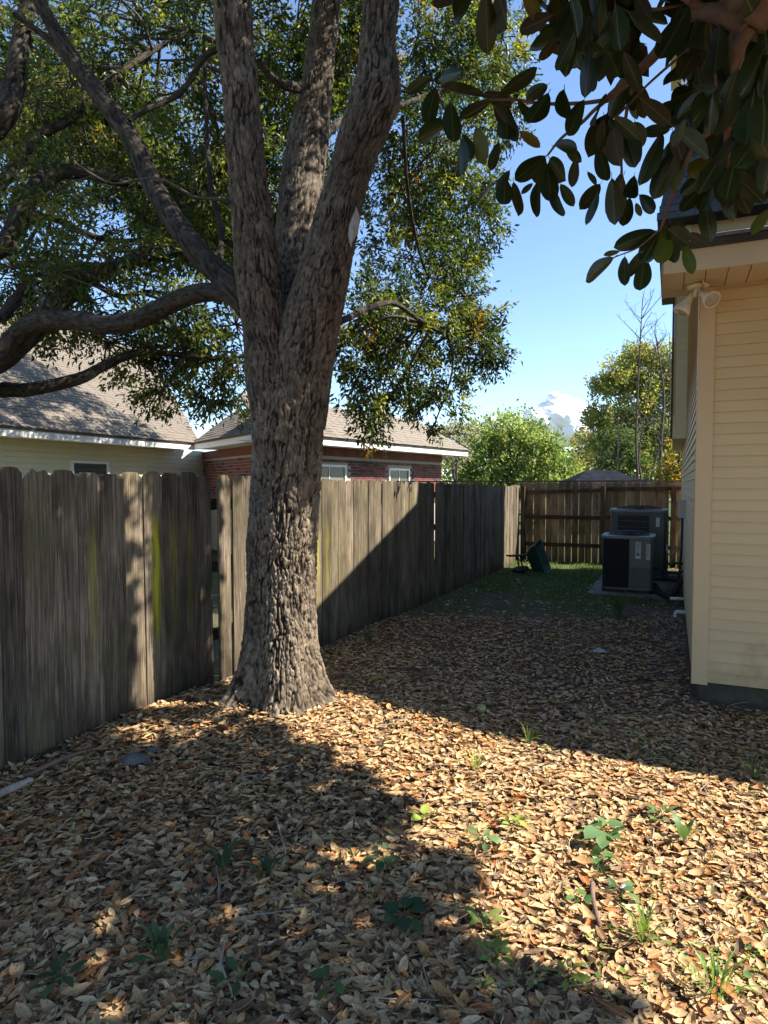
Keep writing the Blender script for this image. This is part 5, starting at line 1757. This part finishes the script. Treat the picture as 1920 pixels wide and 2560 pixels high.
def crumple(name, label, cat, px, py, Yb, sx, sy, hgt, m, seed, yaw=0.0):
    c = at(px, py, Yb)
    c[2] = gh(c[0:1], c[1:2])[0] + .012
    n = 22
    u, v = np.meshgrid(np.linspace(-1, 1, n), np.linspace(-1, 1, n))
    q = np.stack([u.ravel(), v.ravel(), 0 * u.ravel() + seed], 1)
    rr = np.hypot(q[:, 0], q[:, 1])
    ed_ = 0.72 + 0.3 * fbm(np.stack([np.cos(np.arctan2(q[:, 1], q[:, 0])), np.sin(np.arctan2(q[:, 1], q[:, 0])), 0 * rr + seed], 1) * 1.4, 2)
    x_, y_ = q[:, 0] * ed_ * sx, q[:, 1] * ed_ * sy
    z_ = hgt * (1 - np.clip(rr, 0, 1) ** 2) * (0.4 + 1.2 * fbm(q * 3.2, 3)) + .003
    cy, sy_ = math.cos(yaw), math.sin(yaw)
    V = np.stack([x_ * cy - y_ * sy_, x_ * sy_ + y_ * cy, z_], 1) + c
    i = (np.arange(n - 1)[:, None] * n + np.arange(n - 1)[None]).ravel()
    o = part(name, V, np.stack([i, i + 1, i + n + 1, i + n], 1), m, None, True)
    return tag(o, label, cat)


crumple("rag", "crumpled dark grey rag half buried in leaves near the fence", "rag", 335, 1922, 3.55, .10, .055, .05, M["rag"], 2.0, .5)
crumple("rag", "narrow grey scrap of cloth just uphill of the larger rag", "rag", 385, 1893, 3.68, .07, .02, .025, M["rag"], 5.0, .2)
crumple("plastic_scrap", "pale blue scrap of plastic film on the shaded leaves", "litter", 1499, 1640, 6.45, .075, .05, .03, M["plastic"], 8.0)


def stick(label, a, b, r0, r1, m="stick", grp=None, bend=.02):
    a, b = np.asarray(a, float), np.asarray(b, float)
    for q in (a, b):
        q[2] = gh(q[0:1], q[1:2])[0] + .03
    mid = (a + b) / 2 + np.array([rng.normal(0, bend), rng.normal(0, bend), .012])
    P = spline([a, mid, b], 8)
    o = MB().tube(P, np.linspace(r0, r1, len(P)), 9).build("stick", M[m], None, True)
    return tag(o, label, "stick", grp)


stick("thick pale weathered stick end lying along the fence foot", at(-60, 2010, 3.0), at(80, 1950, 3.28), .022, .018, bend=.005)
stick("dark rotten stick lying against the bottom of the fence boards", at(60, 1945, 3.3), at(215, 1895, 3.6), .013, .01, "magwood", bend=.01)
stick("short brown stick pointing at the viewer in the sunny leaves at right", at(1480, 2215, 2.62), at(1500, 2330, 2.36), .011, .009, "magwood", bend=.004)
stick("thin twig lying in the shade at the bottom edge", at(560, 2400, 2.25), at(590, 2540, 2.0), .004, .003, bend=.02)
stick("thin forked twig in the shade below the oak", at(690, 2040, 3.1), at(715, 2160, 2.8), .005, .003, bend=.02)


def weed(name, label, px, py, Yb, nl, L, wr, kind, col, grp):
    c = at(px, py, Yb)
    c[2] = gh(c[0:1], c[1:2])[0] + .022
    L *= 1.15
    t_ = thing(name, label, "weed", c, grp)
    k = nl
    ang = rng.uniform(0, 6.28) + np.arange(k) * 2.4
    el = rng.uniform(.15, .9, k) if kind == "broad" else rng.uniform(.5, 1.3, k)
    D = np.stack([np.cos(ang) * np.cos(el), np.sin(ang) * np.cos(el), np.sin(el)], 1)
    st = MB()
    bases = []
    for i in range(k):
        l_ = L * rng.uniform(.5, 1.0)
        e = c + D[i] * l_ * (.8 if kind == "broad" else .1) + np.array([0, 0, .012])
        st.tube(spline([c, (c + e) / 2 + [0, 0, .01], e], 3), .0016, 4, False)
        bases.append(e)
    st.build("stem", M["weed"] if False else M["twigreen"], t_, True)
    for i in range(k):
        l_ = L * rng.uniform(.7, 1.15)
        if kind == "blade":
            V, F, T = litter_leaves(np.array([bases[i] + D[i] * l_ * .5]), np.array([ang[i]]), np.array([el[i]]), np.array([0.]), np.array([l_]), np.array([l_ * wr]), np.array([-.9]), vary(col, 1))
        else:
            V, F, T = litter_leaves(np.array([bases[i] + np.array([D[i][0], D[i][1], .1]) * l_ * .4]), np.array([ang[i]]), np.array([rng.normal(.1, .3)]), rng.normal(0, .3, 1), np.array([l_]), np.array([l_ * wr]), np.array([-.3]), vary(col, 1))
        part("leaf", V, F, M["weed"], t_, True, {"tint": T})
    return t_


M["twigreen"] = simple("green stem", (0.06, 0.10, 0.03), (0.10, 0.14, 0.04), 9, 0.7)
G1, G2, G3 = (0.17, 0.27, 0.06), (0.12, 0.22, 0.08), (0.28, 0.36, 0.07)
WE = [("weed", "bright two leaved seedling at the shade line right of the oak", 940, 1716, 5.0, 4, .055, .7, "broad", G3),
      ("weed", "tiny seedling touching the right side of the oak trunk base", 812, 1680, 4.75, 3, .04, .5, "broad", G3),
      ("weed", "pale seedling between the oak and the bright two leaved one", 885, 1692, 4.9, 4, .045, .45, "broad", G3),
      ("weed", "sunlit yellow green seedling beside the shadow edge in mid yard", 1055, 2065, 3.1, 5, .06, .6, "broad", G3),
      ("weed", "leafy light green weed in the sun, centre right", 1292, 2095, 3.05, 7, .055, .5, "broad", G3),
      ("weed", "largest broad leaved weed with grey green leaves in the sun", 1508, 2135, 2.95, 8, .085, .75, "broad", G2),
      ("weed", "lone broad leaf weed just below the largest one", 1500, 2190, 2.75, 4, .06, .8, "broad", G2),
      ("weed", "dark green tuft of leaves at right in the sun", 1650, 2065, 3.15, 8, .06, .5, "broad", G2),
      ("weed", "upright long leaved weed right of the largest broad weed", 1710, 2120, 2.95, 5, .10, .28, "blade", G2),
      ("weed", "weed with small violet flower near the short brown stick", 1555, 2240, 2.55, 6, .05, .6, "broad", G2),
      ("weed", "small round leaved weed left of the short brown stick", 1440, 2285, 2.5, 5, .045, .8, "broad", G2),
      ("weed", "weed in the sunlit notch of the shade", 1205, 2160, 2.9, 6, .06, .45, "broad", G2),
      ("weed", "dark clump of heart shaped leaves on the shade edge", 1010, 2330, 2.4, 8, .065, .75, "broad", (0.04, 0.085, 0.035)),
      ("weed", "light weed in the sun right of the heart leaved clump", 1210, 2355, 2.35, 7, .055, .5, "broad", G1),
      ("weed", "dark weed with pale stems in the shade left of the notch", 955, 2205, 2.75, 6, .06, .6, "broad", (0.045, 0.09, 0.04)),
      ("weed", "spiky star shaped weed in the deep shade near bottom left", 405, 2420, 2.2, 9, .11, .26, "blade", (0.06, 0.11, 0.05)),
      ("weed", "narrow leaved weed in the shade left of centre", 560, 2220, 2.7, 8, .10, .22, "blade", (0.05, 0.09, 0.04)),
      ("weed", "second narrow leaved weed, right of the first in the shade", 665, 2235, 2.65, 7, .09, .25, "blade", (0.05, 0.09, 0.04)),
      ("weed", "low leafy weed in the shade at bottom left corner", 150, 2490, 2.1, 7, .065, .45, "broad", (0.06, 0.11, 0.045)),
      ("weed", "flat yellowish weed near the bare soil patch", 1420, 2480, 2.1, 9, .045, .5, "broad", G3),
      ("weed", "clover like weed left of the bare soil patch", 1240, 2450, 2.2, 8, .05, .55, "broad", G1),
      ("weed", "small green weed in the shade at the bottom centre", 830, 2500, 2.05, 6, .06, .5, "broad", (0.06, 0.12, 0.045)),
      ("weed", "leafy weed in shade, between centre and the star shaped weed", 600, 2475, 2.1, 7, .06, .4, "broad", (0.05, 0.095, 0.04)),
      ("grass_tuft", "bright grass tuft in the sun near the bottom right", 1610, 2385, 2.3, 22, .11, .06, "blade", G1),
      ("grass_tuft", "tall grass tuft at the bottom right corner", 1790, 2500, 2.05, 26, .13, .05, "blade", G1),
      ("grass_tuft", "grass tuft on the shade line at the right edge", 1885, 1975, 3.6, 26, .15, .045, "blade", (0.10, 0.12, 0.05)),
      ("grass_tuft", "small tuft in shade right of the ball", 1492, 1805, 4.35, 20, .08, .06, "blade", (0.05, 0.09, 0.03)),
      ("grass_tuft", "tuft of grass at the shade line below the ball", 1320, 1850, 4.05, 14, .10, .05, "blade", G3),
      ("grass_tuft", "sunny sparse grass tuft in the middle of the yard", 1190, 1960, 3.6, 18, .10, .05, "blade", G3),
      ("grass_tuft", "grass tuft in front of the air conditioner slab", 1545, 1520, 8.4, 40, .20, .05, "blade", (0.05, 0.10, 0.03)),
      ("grass_tuft", "grass tuft at the foot of the fence past the oak", 920, 1600, 6.6, 26, .14, .05, "blade", (0.06, 0.10, 0.03)),
      ]
for w_ in WE:
    weed(*w_, "weeds and seedlings in the leaves" if w_[0] == "weed" else "grass tufts in the yard")
c = at(1562, 2222, 2.56)
c[2] = gh(c[0:1], c[1:2])[0] + .05
fw = thing("flower", "tiny violet wildflower over the leaves near the brown stick", "flower", c)
for k in range(5):
    a = k * 1.257
    V, F, T = litter_leaves(np.array([c + [math.cos(a) * .008, math.sin(a) * .008, 0]]), np.array([a]), np.array([.3]), np.array([0.]), np.array([.016]), np.array([.011]), np.array([.3]), np.array([(.4, .3, .65)]))
    part("petal", V, F, M["petal"], fw, True)
MB().tube([c - [0, 0, .045], c - [.003, 0, .02], c], .0012, 5).build("stem", M["twigreen"], fw, True)

x, y = ground_pts(9000, 1.8, 4.2)
q = np.stack([x, y, 0 * x + 21], 1)
kk = yard(x, y) & (x > -.1) & (rng.random(len(x)) < sstep(.56, .68, fbm(q * 2.3, 3)))
x, y = x[kk], y[kk]
n = len(x)
L = rng.uniform(.008, .034, n)
V, F, T = litter_leaves(np.stack([x, y, gh(x, y) + rng.uniform(.012, .04, n)], 1), rng.uniform(0, 6.28, n), rng.normal(.2, .4, n), rng.normal(0, .4, n), L, L * rng.uniform(.4, .8, n), rng.uniform(-.5, .5, n), pick([G1, G2, G3], [1, 1, 1], n))
tag(part("ground_cover", V, F, M["weed"], None, True, {"tint": T}), "fine creeping green ground cover between the sunlit leaves", None, None, "stuff")
x, y = ground_pts(420, 1.7, 6.5)
kk = yard(x, y)
x, y = x[kk], y[kk]
tw = MB()
for i in range(len(x)):
    a = rng.uniform(0, 6.28)
    l_ = rng.uniform(.05, .24)
    p0 = np.array([x[i], y[i], gh(x[i:i + 1], y[i:i + 1])[0] + rng.uniform(.015, .035)])
    p1 = p0 + np.array([math.cos(a), math.sin(a), rng.normal(0, .1)]) * l_
    tw.tube([p0, (p0 + p1) / 2 + rng.normal(0, .008, 3), p1], [.0028, .0022, .0012], 4, False)
tag(tw.build("fallen_twigs", M["stick"], None, True), "thin dry twigs strewn through the leaf litter", None, None, "stuff")

# ================================================================ the neighbour's house
NZ = 2.75
Vp, Kp, Ep = np.array([-4.8, 16.2, 0]), np.array([-2.42, 12.6, 0]), np.array([2.59, 19.8, 0])
dl_ = norm(Vp - np.array([-6.84, 11.4, 0]))
Ap = Vp - dl_ * 13.5
nl_ = np.array([-dl_[1], dl_[0], 0])
dw = norm(Ep - Kp)
nw = np.array([-dw[1], dw[0], 0])
dk = norm(Kp - Vp)
nk = np.array([-dk[1], dk[0], 0])
if np.dot(nk, Ep - Kp) < 0:
    nk = -nk
nh = thing("neighbour_house", "single storey house of cream siding and red brick beyond the fence", "house", (Vp + Kp) / 2)
zt = lambda z: np.array([0, 0, z])
ov = .6
# brick wing wall
b0, b1 = Kp + nw * ov + dw * .25, Ep + nw * ov - dw * .55


def meet(a, u, b, v):
    k_ = np.linalg.solve(np.array([[u[0], -v[0]], [u[1], -v[1]]]), (b - a)[:2])
    return a + u * k_[0]


k0 = meet(Ap + nl_ * ov, dl_, Vp + nk * ov, dk)
b0 = meet(Vp + nk * ov, dk, Kp + nw * ov, dw)
k1 = b0
# siding wall
w0, w1 = Ap + nl_ * ov, k0
MB().prism([w0, w1, w1 + zt(NZ - .14), w0 + zt(NZ - .14)], nl_ * 6).build("wall", M["nsiding"], nh)
z_ = .9
while z_ < NZ - .22:
    lap(w0 - nl_ * .001, (w1 - w0), -nl_, z_, .112, .02).build("siding_board", M["nsiding"], nh)
    z_ += .112
MB().prism([b0 + nw * .02, b1 + nw * .02, b1 + nw * .02 + zt(NZ - .16), b0 + nw * .02 + zt(NZ - .16)], (k0 - k1)).build("wall", M["mortar"], nh)
dkk = norm(k1 - k0)
nkk = np.array([-dkk[1], dkk[0], 0])
if np.dot(nkk, Ep - Kp) < 0:
    nkk = -nkk
MB().prism([k0 + nkk * .02, k1 + nkk * .02, k1 + nkk * .02 + zt(NZ - .16), k0 + nkk * .02 + zt(NZ - .16)], dw * 3).build("wall", M["mortar"], nh)


def brick_mesh(l, h, m):
    mb = MB().box((0, 0, 0), (l, 0, 0), (0, .05, 0), (0, 0, h))
    return mesh("brick", np.concatenate(mb.V), mb.N, False, None, m)


def bmat(u, nn):
    return Matrix(((u[0], nn[0], 0, 0), (u[1], nn[1], 0, 0), (u[2], nn[2], 1, 0), (0, 0, 0, 1)))


WINS = []


def brick_wall(o, u, nn, length, z0, z1, top, holes):
    ml = [brick_mesh(.203, .064, M["brick"]), brick_mesh(.203, .064, M["brickdark"])]
    ms_ = [brick_mesh(.096, .064, M["brick"]), brick_mesh(.096, .064, M["brickdark"])]
    so = [brick_mesh(.064, .203, M["brick"])]
    items = []
    r = 0
    z = z0
    while z + .064 <= z1 - .21:
        x_ = -.107 if r % 2 else 0
        while x_ < length - .02:
            a_, e_ = max(x_, 0), min(x_ + .203, length)
            if e_ - a_ > .09:
                full = (e_ - a_) > .19
                hit = any(hx0 - .03 < e_ and hx1 + .03 > a_ and hz0 - .03 < z + .064 and hz1 + .03 > z for hx0, hx1, hz0, hz1 in holes)
                if not hit:
                    items.append((o + u * a_ + zt(z) + nn * rng.uniform(-.003, .002), (ml if full else ms_)[int(rng.random() < .27)]))
            x_ += .2135
        z += .0745
        r += 1
    x_ = 0
    while x_ < length - .06:
        items.append((o + u * x_ + zt(z1 - .205) - nn * .012, so[0]))
        x_ += .0745
    items.sort(key=lambda q: (0 if (q[0][2] > 1.62 and in_view(q[0], 1.0)) else 1, np.linalg.norm(q[0][:2])))
    Mx = bmat(u, nn)
    for pos, me in items[:top]:
        inst("brick", me, Matrix.Translation(Vector(pos)) @ Mx, nh)
    rest = MB()
    rk = MB()
    for pos, me in items[top:]:
        V_ = np.array([v.co for v in me.vertices])
        B = np.stack([u, nn, np.array([0, 0, 1.0])])
        (rk if me.materials[0] == M["brickdark"] else rest).add(V_ @ B + pos, [tuple(p.vertices) for p in me.polygons])
    if rest.n:
        rest.build("brick_field", M["brick"], nh, kind="stuff")
    if rk.n:
        rk.build("brick_field", M["brickdark"], nh, kind="stuff")


def window(o, u, nn, x0, x1, z0, z1, fw=.055, mullion=True, blind=True):
    """frame, pane, muntins, blinds set into a wall; nn points into the house"""
    f = MB()
    for (a0, a1, c0, c1) in ((x0, x1, z1 - fw, z1), (x0, x1, z0, z0 + fw), (x0, x0 + fw, z0 + fw, z1 - fw), (x1 - fw, x1, z0 + fw, z1 - fw)):
        f.box(o + u * a0 + zt(c0) - nn * .03, u * (a1 - a0), nn * .07, zt(c1 - c0))
    wn = f.build("window", M["white"], nh)
    MB().box(o + u * (x0 + fw) + zt(z0 + fw) - nn * .0, u * (x1 - x0 - 2 * fw), nn * .006, zt(z1 - z0 - 2 * fw)).build("pane", M["glass"], wn)
    if mullion:
        g = MB().box(o + u * ((x0 + x1) / 2 - .012) + zt(z0 + fw) - nn * .012, u * .024, nn * .011, zt(z1 - z0 - 2 * fw))
        g.box(o + u * (x0 + fw) + zt((z0 + z1) / 2 + .1) - nn * .0125, u * (x1 - x0 - 2 * fw), nn * .010, zt(.022))
        g.build("muntin", M["white"], wn)
    s_ = MB()
    z = z0 + fw + .01
    while z < z1 - fw - .02:
        s_.box(o + u * (x0 + fw + .005) + zt(z) + nn * .0085, u * (x1 - x0 - 2 * fw - .01), nn * .006 + zt(.008), zt(.034))
        z += .045
    s_.build("blinds", M["blind"], wn)


def hit_x(o, u, px):
    """distance along wall line o+u*t that lies on image column px"""
    k_ = (px - 960) / FPX
    return (k_ * o[1] - o[0]) / (u[0] - k_ * u[1])


S19 = 1920 / 1659
wx = [(hit_x(b0, dw, 672 * S19), hit_x(b0, dw, 746 * S19)), (hit_x(b0, dw, 838 * S19), hit_x(b0, dw, 883 * S19))]
Lb = float(np.dot(b1 - b0, dw))
wz = [(1.0, 2.18), (1.0, 2.15)]
holes = [(a_, b_, c_, d_) for (a_, b_), (c_, d_) in zip(wx, wz)]
brick_wall(b0 - nw * .02, dw, nw, Lb, 1.2, NZ - .16, 270, holes)
for (a_, b_), (c_, d_) in zip(wx, wz):
    window(b0 - nw * .012, dw, nw, a_, b_, c_, d_)
brick_wall(k0 - nkk * .02, dkk, nkk, float(np.linalg.norm(k1 - k0)), 1.3, NZ - .16, 25, [])
sx0, sx1 = hit_x(w0, dl_, 152 * S19), hit_x(w0, dl_, 234 * S19)
window(w0 - nl_ * .025, dl_, nl_, sx0, sx1, 1.25, 2.22, .06, False)
# fascia, soffit
for a_, b_, nn, ex in ((Ap, Vp, nl_, .0), (Vp, Kp, nk, .0), (Kp, Ep, nw, .0)):
    u = norm(b_ - a_)
    MB().box(a_ + zt(NZ - .17), u * np.linalg.norm(b_ - a_), nn * .03, zt(.17)).build("fascia", M["white"], nh)
    MB().box(a_ + zt(NZ - .155) + nn * .031, u * np.linalg.norm(b_ - a_), nn * (ov + .05), zt(.014)).build("soffit", M["white"], nh)
# roof planes
PT = .66


def plane(o, u, nn, rows, f0, f1, seed, top, tab=.30):
    v = norm(nn + zt(PT))
    n_ = norm(np.cross(u, v))
    o = o + zt(NZ + .006) - nn * .05
    s = rows * .14
    pts = [o + u * f0(0), o + u * f1(0), o + u * f1(s) + v * s, o + u * f0(s) + v * s]
    MB().prism([q + n_ * -.004 for q in pts], -n_ * .05).build("roof", M["nbase"], nh)
    return shingles(nh, o + n_ * .001, u, v, n_, rows, f0, f1, M["nshingle"], tab, .14, top, seed)


LA = float(np.linalg.norm(Vp - Ap))
n1 = plane(Ap, dl_, nl_, 46, lambda s: 0.0, lambda s: LA + .2 + s * .62, 11, 190)
LK = float(np.linalg.norm(Kp - Vp))
n2 = plane(Vp, dk, nk, 12, lambda s: -s * .55, lambda s: LK - s * .30, 12, 40)
LE = float(np.linalg.norm(Ep - Kp))
n3 = plane(Kp, dw, nw, 12, lambda s: s * .42, lambda s: LE - s * .45, 13, 70)
print("shingles", n1, n2, n3)

# ================================================================ trees beyond the back fence
def bgtree(name, label, base, trunk_h, tr_r, blobs, nleaf, lsz, pal, wts, grp, sticks=8):
    base = np.asarray(base, float)
    t_ = thing(name, label, "tree", base, grp)
    mb = MB()
    top = max(b[0][2] for b in blobs)
    mb.tube(spline([base, base + [.1, 0, trunk_h * .5], base + [0, .1, trunk_h], [np.mean([b[0][0] for b in blobs]), base[1], top]], 6), np.linspace(tr_r, .03, 19), 8)
    for b in blobs:
        mb.tube(spline([base + [0, 0, trunk_h * rng.uniform(.5, 1)], (base + [0, 0, trunk_h] + b[0]) / 2 + rng.normal(0, .2, 3), b[0]], 4), np.linspace(tr_r * .45, .02, 9), 6)
        for k in range(sticks):
            e = b[0] + norm(rng.normal(size=3)) * b[1] * .95
            mb.tube([b[0], (b[0] + e) / 2 + rng.normal(0, .1, 3), e], [.025, .015, .006], 4, False)
    mb.build("trunk", M["twig"], t_, True)
    wt = np.array([np.prod(b[1]) ** (2 / 3) for b in blobs])
    wt = wt / wt.sum()
    acc_ = []
    for b, q in zip(blobs, wt):
        n = int(nleaf * q)
        nc = max(6, n // 26)
        u = norm(rng.normal(size=(nc, 3))) * (rng.random((nc, 1)) ** (1 / 2.4)) * rng.uniform(.75, 1.3, (nc, 1))
        cc = b[0] + u * b[1]
        pos = np.repeat(cc, 26, 0) + rng.normal(0, .16 * np.mean(b[1]) ** .5, (nc * 26, 3))
        colr = np.repeat(pick(pal, wts, nc), 26, 0) * (.8 + .4 * rng.random((nc * 26, 1)))
        acc_.append((pos, norm(rng.normal(size=(nc * 26, 3)) + u.repeat(26, 0) * .5), colr))
    P_, D_, C_ = (np.concatenate([a[i] for a in acc_]) for i in range(3))
    L_ = rng.uniform(.7, 1.3, len(P_)) * lsz
    V, F, T = simple_leaves(P_, D_, L_, L_ * .6, C_)
    part("crown", V, F, M["bgleaf"], t_, False, {"tint": T}, kind="stuff")
    return t_


def bb(xd, yd, Yb, rx, ry, rz):
    return (A(xd, yd, Yb), np.array([rx, ry, rz]))


GA = [(0.24, 0.32, 0.10), (0.28, 0.36, 0.13), (0.17, 0.25, 0.08), (0.34, 0.35, 0.12)]
GB = [(0.30, 0.33, 0.11), (0.38, 0.37, 0.11), (0.20, 0.27, 0.10), (0.46, 0.40, 0.11), (0.30, 0.27, 0.15)]
GC = [(0.22, 0.24, 0.11), (0.28, 0.25, 0.12), (0.33, 0.27, 0.11)]
GD = [(0.42, 0.26, 0.04), (0.30, 0.24, 0.05), (0.2, 0.2, 0.06)]
gt = "trees beyond the back fence"
Yb = 30
bgtree("leafy_tree", "round light green tree between the brick house and the cloud", (A(1110, 1200, Yb)[0], Yb, -.2), 2.0, .16,
       [bb(1100, 935, 30, 1.5, 1.5, 1.0), (A(1150, 960, 30), np.array([1.4, 1.4, .9])), bb(1050, 960, 30, 1.4, 1.4, 1.0), bb(1190, 1000, 30, 1.1, 1.2, .9), bb(1090, 1030, 30, 2, 1.5, .9), bb(1180, 1050, 29.5, 1.4, 1.2, .6), bb(1010, 1020, 30, 1.3, 1.4, .9), bb(1230, 1030, 30, .6, .8, .5)], 17000, .17, GA, [4, 3, 3, 1.5], gt)
bgtree("leafy_tree", "pale grey green sparse tree at the end of the brick house", (A(985, 1200, 27)[0], 27, -.2), 2.0, .1,
       [bb(970, 935, 27, .8, .9, .5), bb(985, 975, 27, .8, .9, .6), bb(1010, 930, 27, .5, .6, .4)], 2600, .12, [(0.30, 0.31, 0.22), (0.22, 0.25, 0.14), (0.36, 0.35, 0.27)], [1, 1, 1], gt, 14)
bgtree("leafy_tree", "tall yellow green tree right of the cloud", (A(1390, 1200, 38)[0], 38, -.2), 5.0, .22,
       [bb(1390, 775, 38, 1.5, 1.6, .9), bb(1340, 820, 38, 1.5, 1.6, .9), bb(1410, 850, 38, 1.9, 1.6, 1.2), bb(1300, 840, 38, .8, 1, .7), bb(1290, 900, 38, 1., 1.2, .7), bb(1350, 910, 38, 1.8, 1.6, 1.1), bb(1430, 930, 38, 1.6, 1.6, 1.3), bb(1450, 800, 38, 1.3, 1.4, 1.3), bb(1380, 980, 38, 1.8, 1.6, 1.0), bb(1310, 960, 38, 1.2, 1.3, .8), bb(1500, 880, 38, 1.6, 1.5, 1.5)], 32000, .19, GB, [4, 3, 3, 1.5, 2], gt, 10)
bgtree("leafy_tree", "brownish olive thin tree between the light green and the tall tree", (A(1262, 1200, 44)[0], 44, -.2), 3.0, .14,
       [bb(1265, 950, 44, 1.1, 1.2, .9), bb(1285, 990, 44, 1.4, 1.4, .9), bb(1250, 1000, 44, .9, 1, .8), bb(1320, 1020, 44, 1.8, 1.4, .9), bb(1250, 1040, 44, 1.4, 1.4, .7)], 5200, .19, GC, [1, 1, 1], gt, 14)
bgtree("leafy_tree", "orange tinted shrubby tree close to the house wall", (A(1460, 1200, 24)[0], 24, -.2), 1.6, .1,
       [bb(1455, 1010, 24, .7, .8, .5), bb(1475, 970, 24, .6, .7, .5), bb(1440, 1040, 24, .7, .7, .35), bb(1500, 1010, 24, .9, .9, .8)], 2600, .13, GD, [2, 2, 1.5], gt, 14)
bgtree("leafy_tree", "dark green tree behind the dark shed roof", (A(1340, 1200, 33)[0], 33, -.2), 3.0, .14,
       [bb(1340, 960, 33, 1.1, 1.2, .9), bb(1310, 1000, 33, .8, 1, .6), bb(1370, 1010, 33, 1., 1, .7)], 3600, .16, [(0.07, 0.11, 0.04), (0.10, 0.14, 0.05)], [1, 1], gt, 10)


def bare(label, pts, r0, r1, Yb, ntw):
    b = A(*pts[0], Yb)
    t_ = thing("bare_tree", label, "tree", (b[0], b[1], -.2), "thin bare trees beyond the back fence")
    r0, r1 = r0 * .72, r1 * .8
    P = spline([np.array([b[0], b[1], -.2])] + [A(x, y, Yb) for x, y in pts], 8)
    MB().tube(P, np.linspace(r0, r1, len(P)), 8).build("trunk", M["twig"], t_, True)
    tw = MB()
    for k in range(ntw):
        q = P[int(rng.uniform(.45, .99) * len(P)) - 1]
        d_ = norm(np.array([rng.normal(0, .6), rng.normal(0, .4), rng.uniform(.5, 1.3)]))
        l_ = rng.uniform(.5, 1.5)
        e = q + d_ * l_
        tw.tube(spline([q, (q + e) / 2 + rng.normal(0, .05, 3), e], 4), np.linspace(.018, .006, 9), 4, False)
        for j in range(4):
            s = q + (e - q) * rng.uniform(.4, 1)
            tw.tube([s, s + norm(rng.normal(size=3) + [0, 0, .8]) * rng.uniform(.15, .4)], [.007, .004], 4, False)
    tw.build("branches", M["twig"], t_, True, kind="stuff")


bare("tallest thin bare pole like tree rising above the tall green tree", [(1378, 1050), (1374, 950), (1378, 830), (1384, 720), (1388, 645)], .10, .015, 26, 16)
bare("bare forked tree left of the eave with a thick pale trunk", [(1425, 1050), (1428, 950), (1434, 860), (1425, 780), (1418, 735)], .15, .02, 26, 14)
bare("slanting thin bare tree beside the tallest pole", [(1386, 1050), (1380, 985), (1392, 900), (1408, 800), (1420, 735)], .07, .015, 27, 12)
bare("bare tree leaning right close to the house wall", [(1405, 1050), (1418, 985), (1440, 940), (1448, 850), (1446, 720)], .07, .015, 25, 12)
bare("dark slim bare tree behind the shed roof", [(1330, 1050), (1334, 980), (1336, 900)], .06, .02, 28, 8)

shd = thing("shed", "dark hipped shed roof showing just over the back fence", "shed", (A(1310, 1100, 24)[0], 24, 0))
c0 = A(1300, 1015, 24)
cx_, cz_ = c0[0], c0[2]
MB().box((cx_ - 1.3, 23, -.2), (2.9, 0, 0), (0, 2.4, 0), (0, 0, 1.7)).build("wall", M["fence2"], shd)
MB().add(np.array([(cx_ - 1.7, 22.7, 1.55), (cx_ + 2.1, 22.7, 1.5), (cx_ + 2.1, 25.7, 1.5), (cx_ - 1.7, 25.7, 1.55), (cx_ - .5, 24.2, cz_), (cx_ + .55, 24.2, cz_ - .02)]), [(0, 1, 5, 4), (1, 2, 5), (2, 3, 4, 5), (3, 0, 4), (0, 3, 2, 1)]).build("roof", M["shedroof"], shd)

# far woods closing the view
n = 9000
xx = rng.uniform(-75, 75, n)
yy = rng.uniform(62, 80, n)
hh = 3.5 + 3.0 * fbm(np.stack([xx * .12, 0 * xx, 0 * xx], 1), 3)
zz = rng.random(n) ** .8 * hh
V, F, T = simple_leaves(np.stack([xx, yy, zz], 1), norm(rng.normal(size=(n, 3))), rng.uniform(.5, 1.1, n), rng.uniform(.4, .8, n), pick(GC + GA[:2], [1, 1, 1, 1, 1], n))
fwd = part("distant_woods", V, F, M["bgleaf"], None, False, {"tint": T})
tag(fwd, "far low woods along the horizon", None, None, "stuff")

# ================================================================ cloud
cl = MB()
r3 = np.random.default_rng(5)
YC = 900.0


def puff(xd, yd, rad):
    c = A(xd, yd, YC) + np.array([0, r3.uniform(-12, 12), 0])
    a, b = np.meshgrid(np.linspace(0.02, np.pi - .02, 34), np.linspace(0, 2 * np.pi, 56, endpoint=False), indexing='ij')
    U_ = np.stack([np.sin(a) * np.cos(b), np.sin(a) * np.sin(b), np.cos(a)], -1).reshape(-1, 3)
    q = (U_ * rad + c) / 18.0
    dsp = 1 + (fbm(q, 4) - .5) * .5 + (fbm(q * 2.6, 3) - .5) * .14
    V = U_ * rad * dsp[:, None] * np.array([1.15, 1, .95]) + c
    F = [(i * 56 + j, (i + 1) * 56 + j, (i + 1) * 56 + (j + 1) % 56, i * 56 + (j + 1) % 56) for i in range(33) for j in range(56)]
    cl.add(V, F)


for (x_, y_, r_) in [(1212, 874, 17), (1244, 892, 19), (1180, 890, 15), (1150, 903, 14), (1205, 902, 20), (1262, 918, 22), (1122, 912, 12), (1170, 922, 18), (1232, 938, 20), (1275, 902, 20), (1300, 918, 20), (1196, 862, 9), (1330, 930, 20),
                     (1140, 935, 18), (1100, 905, 9), (1085, 925, 12), (1195, 945, 22), (1060, 912, 9), (1042, 925, 9), (1110, 945, 16), (1060, 940, 14), (1020, 940, 12)]:
    puff(x_, y_, r_)
o = cl.build("cloud", M["cloud"], None, True)
tag(o, "white heaped cloud low over the far trees", None, None, "structure")
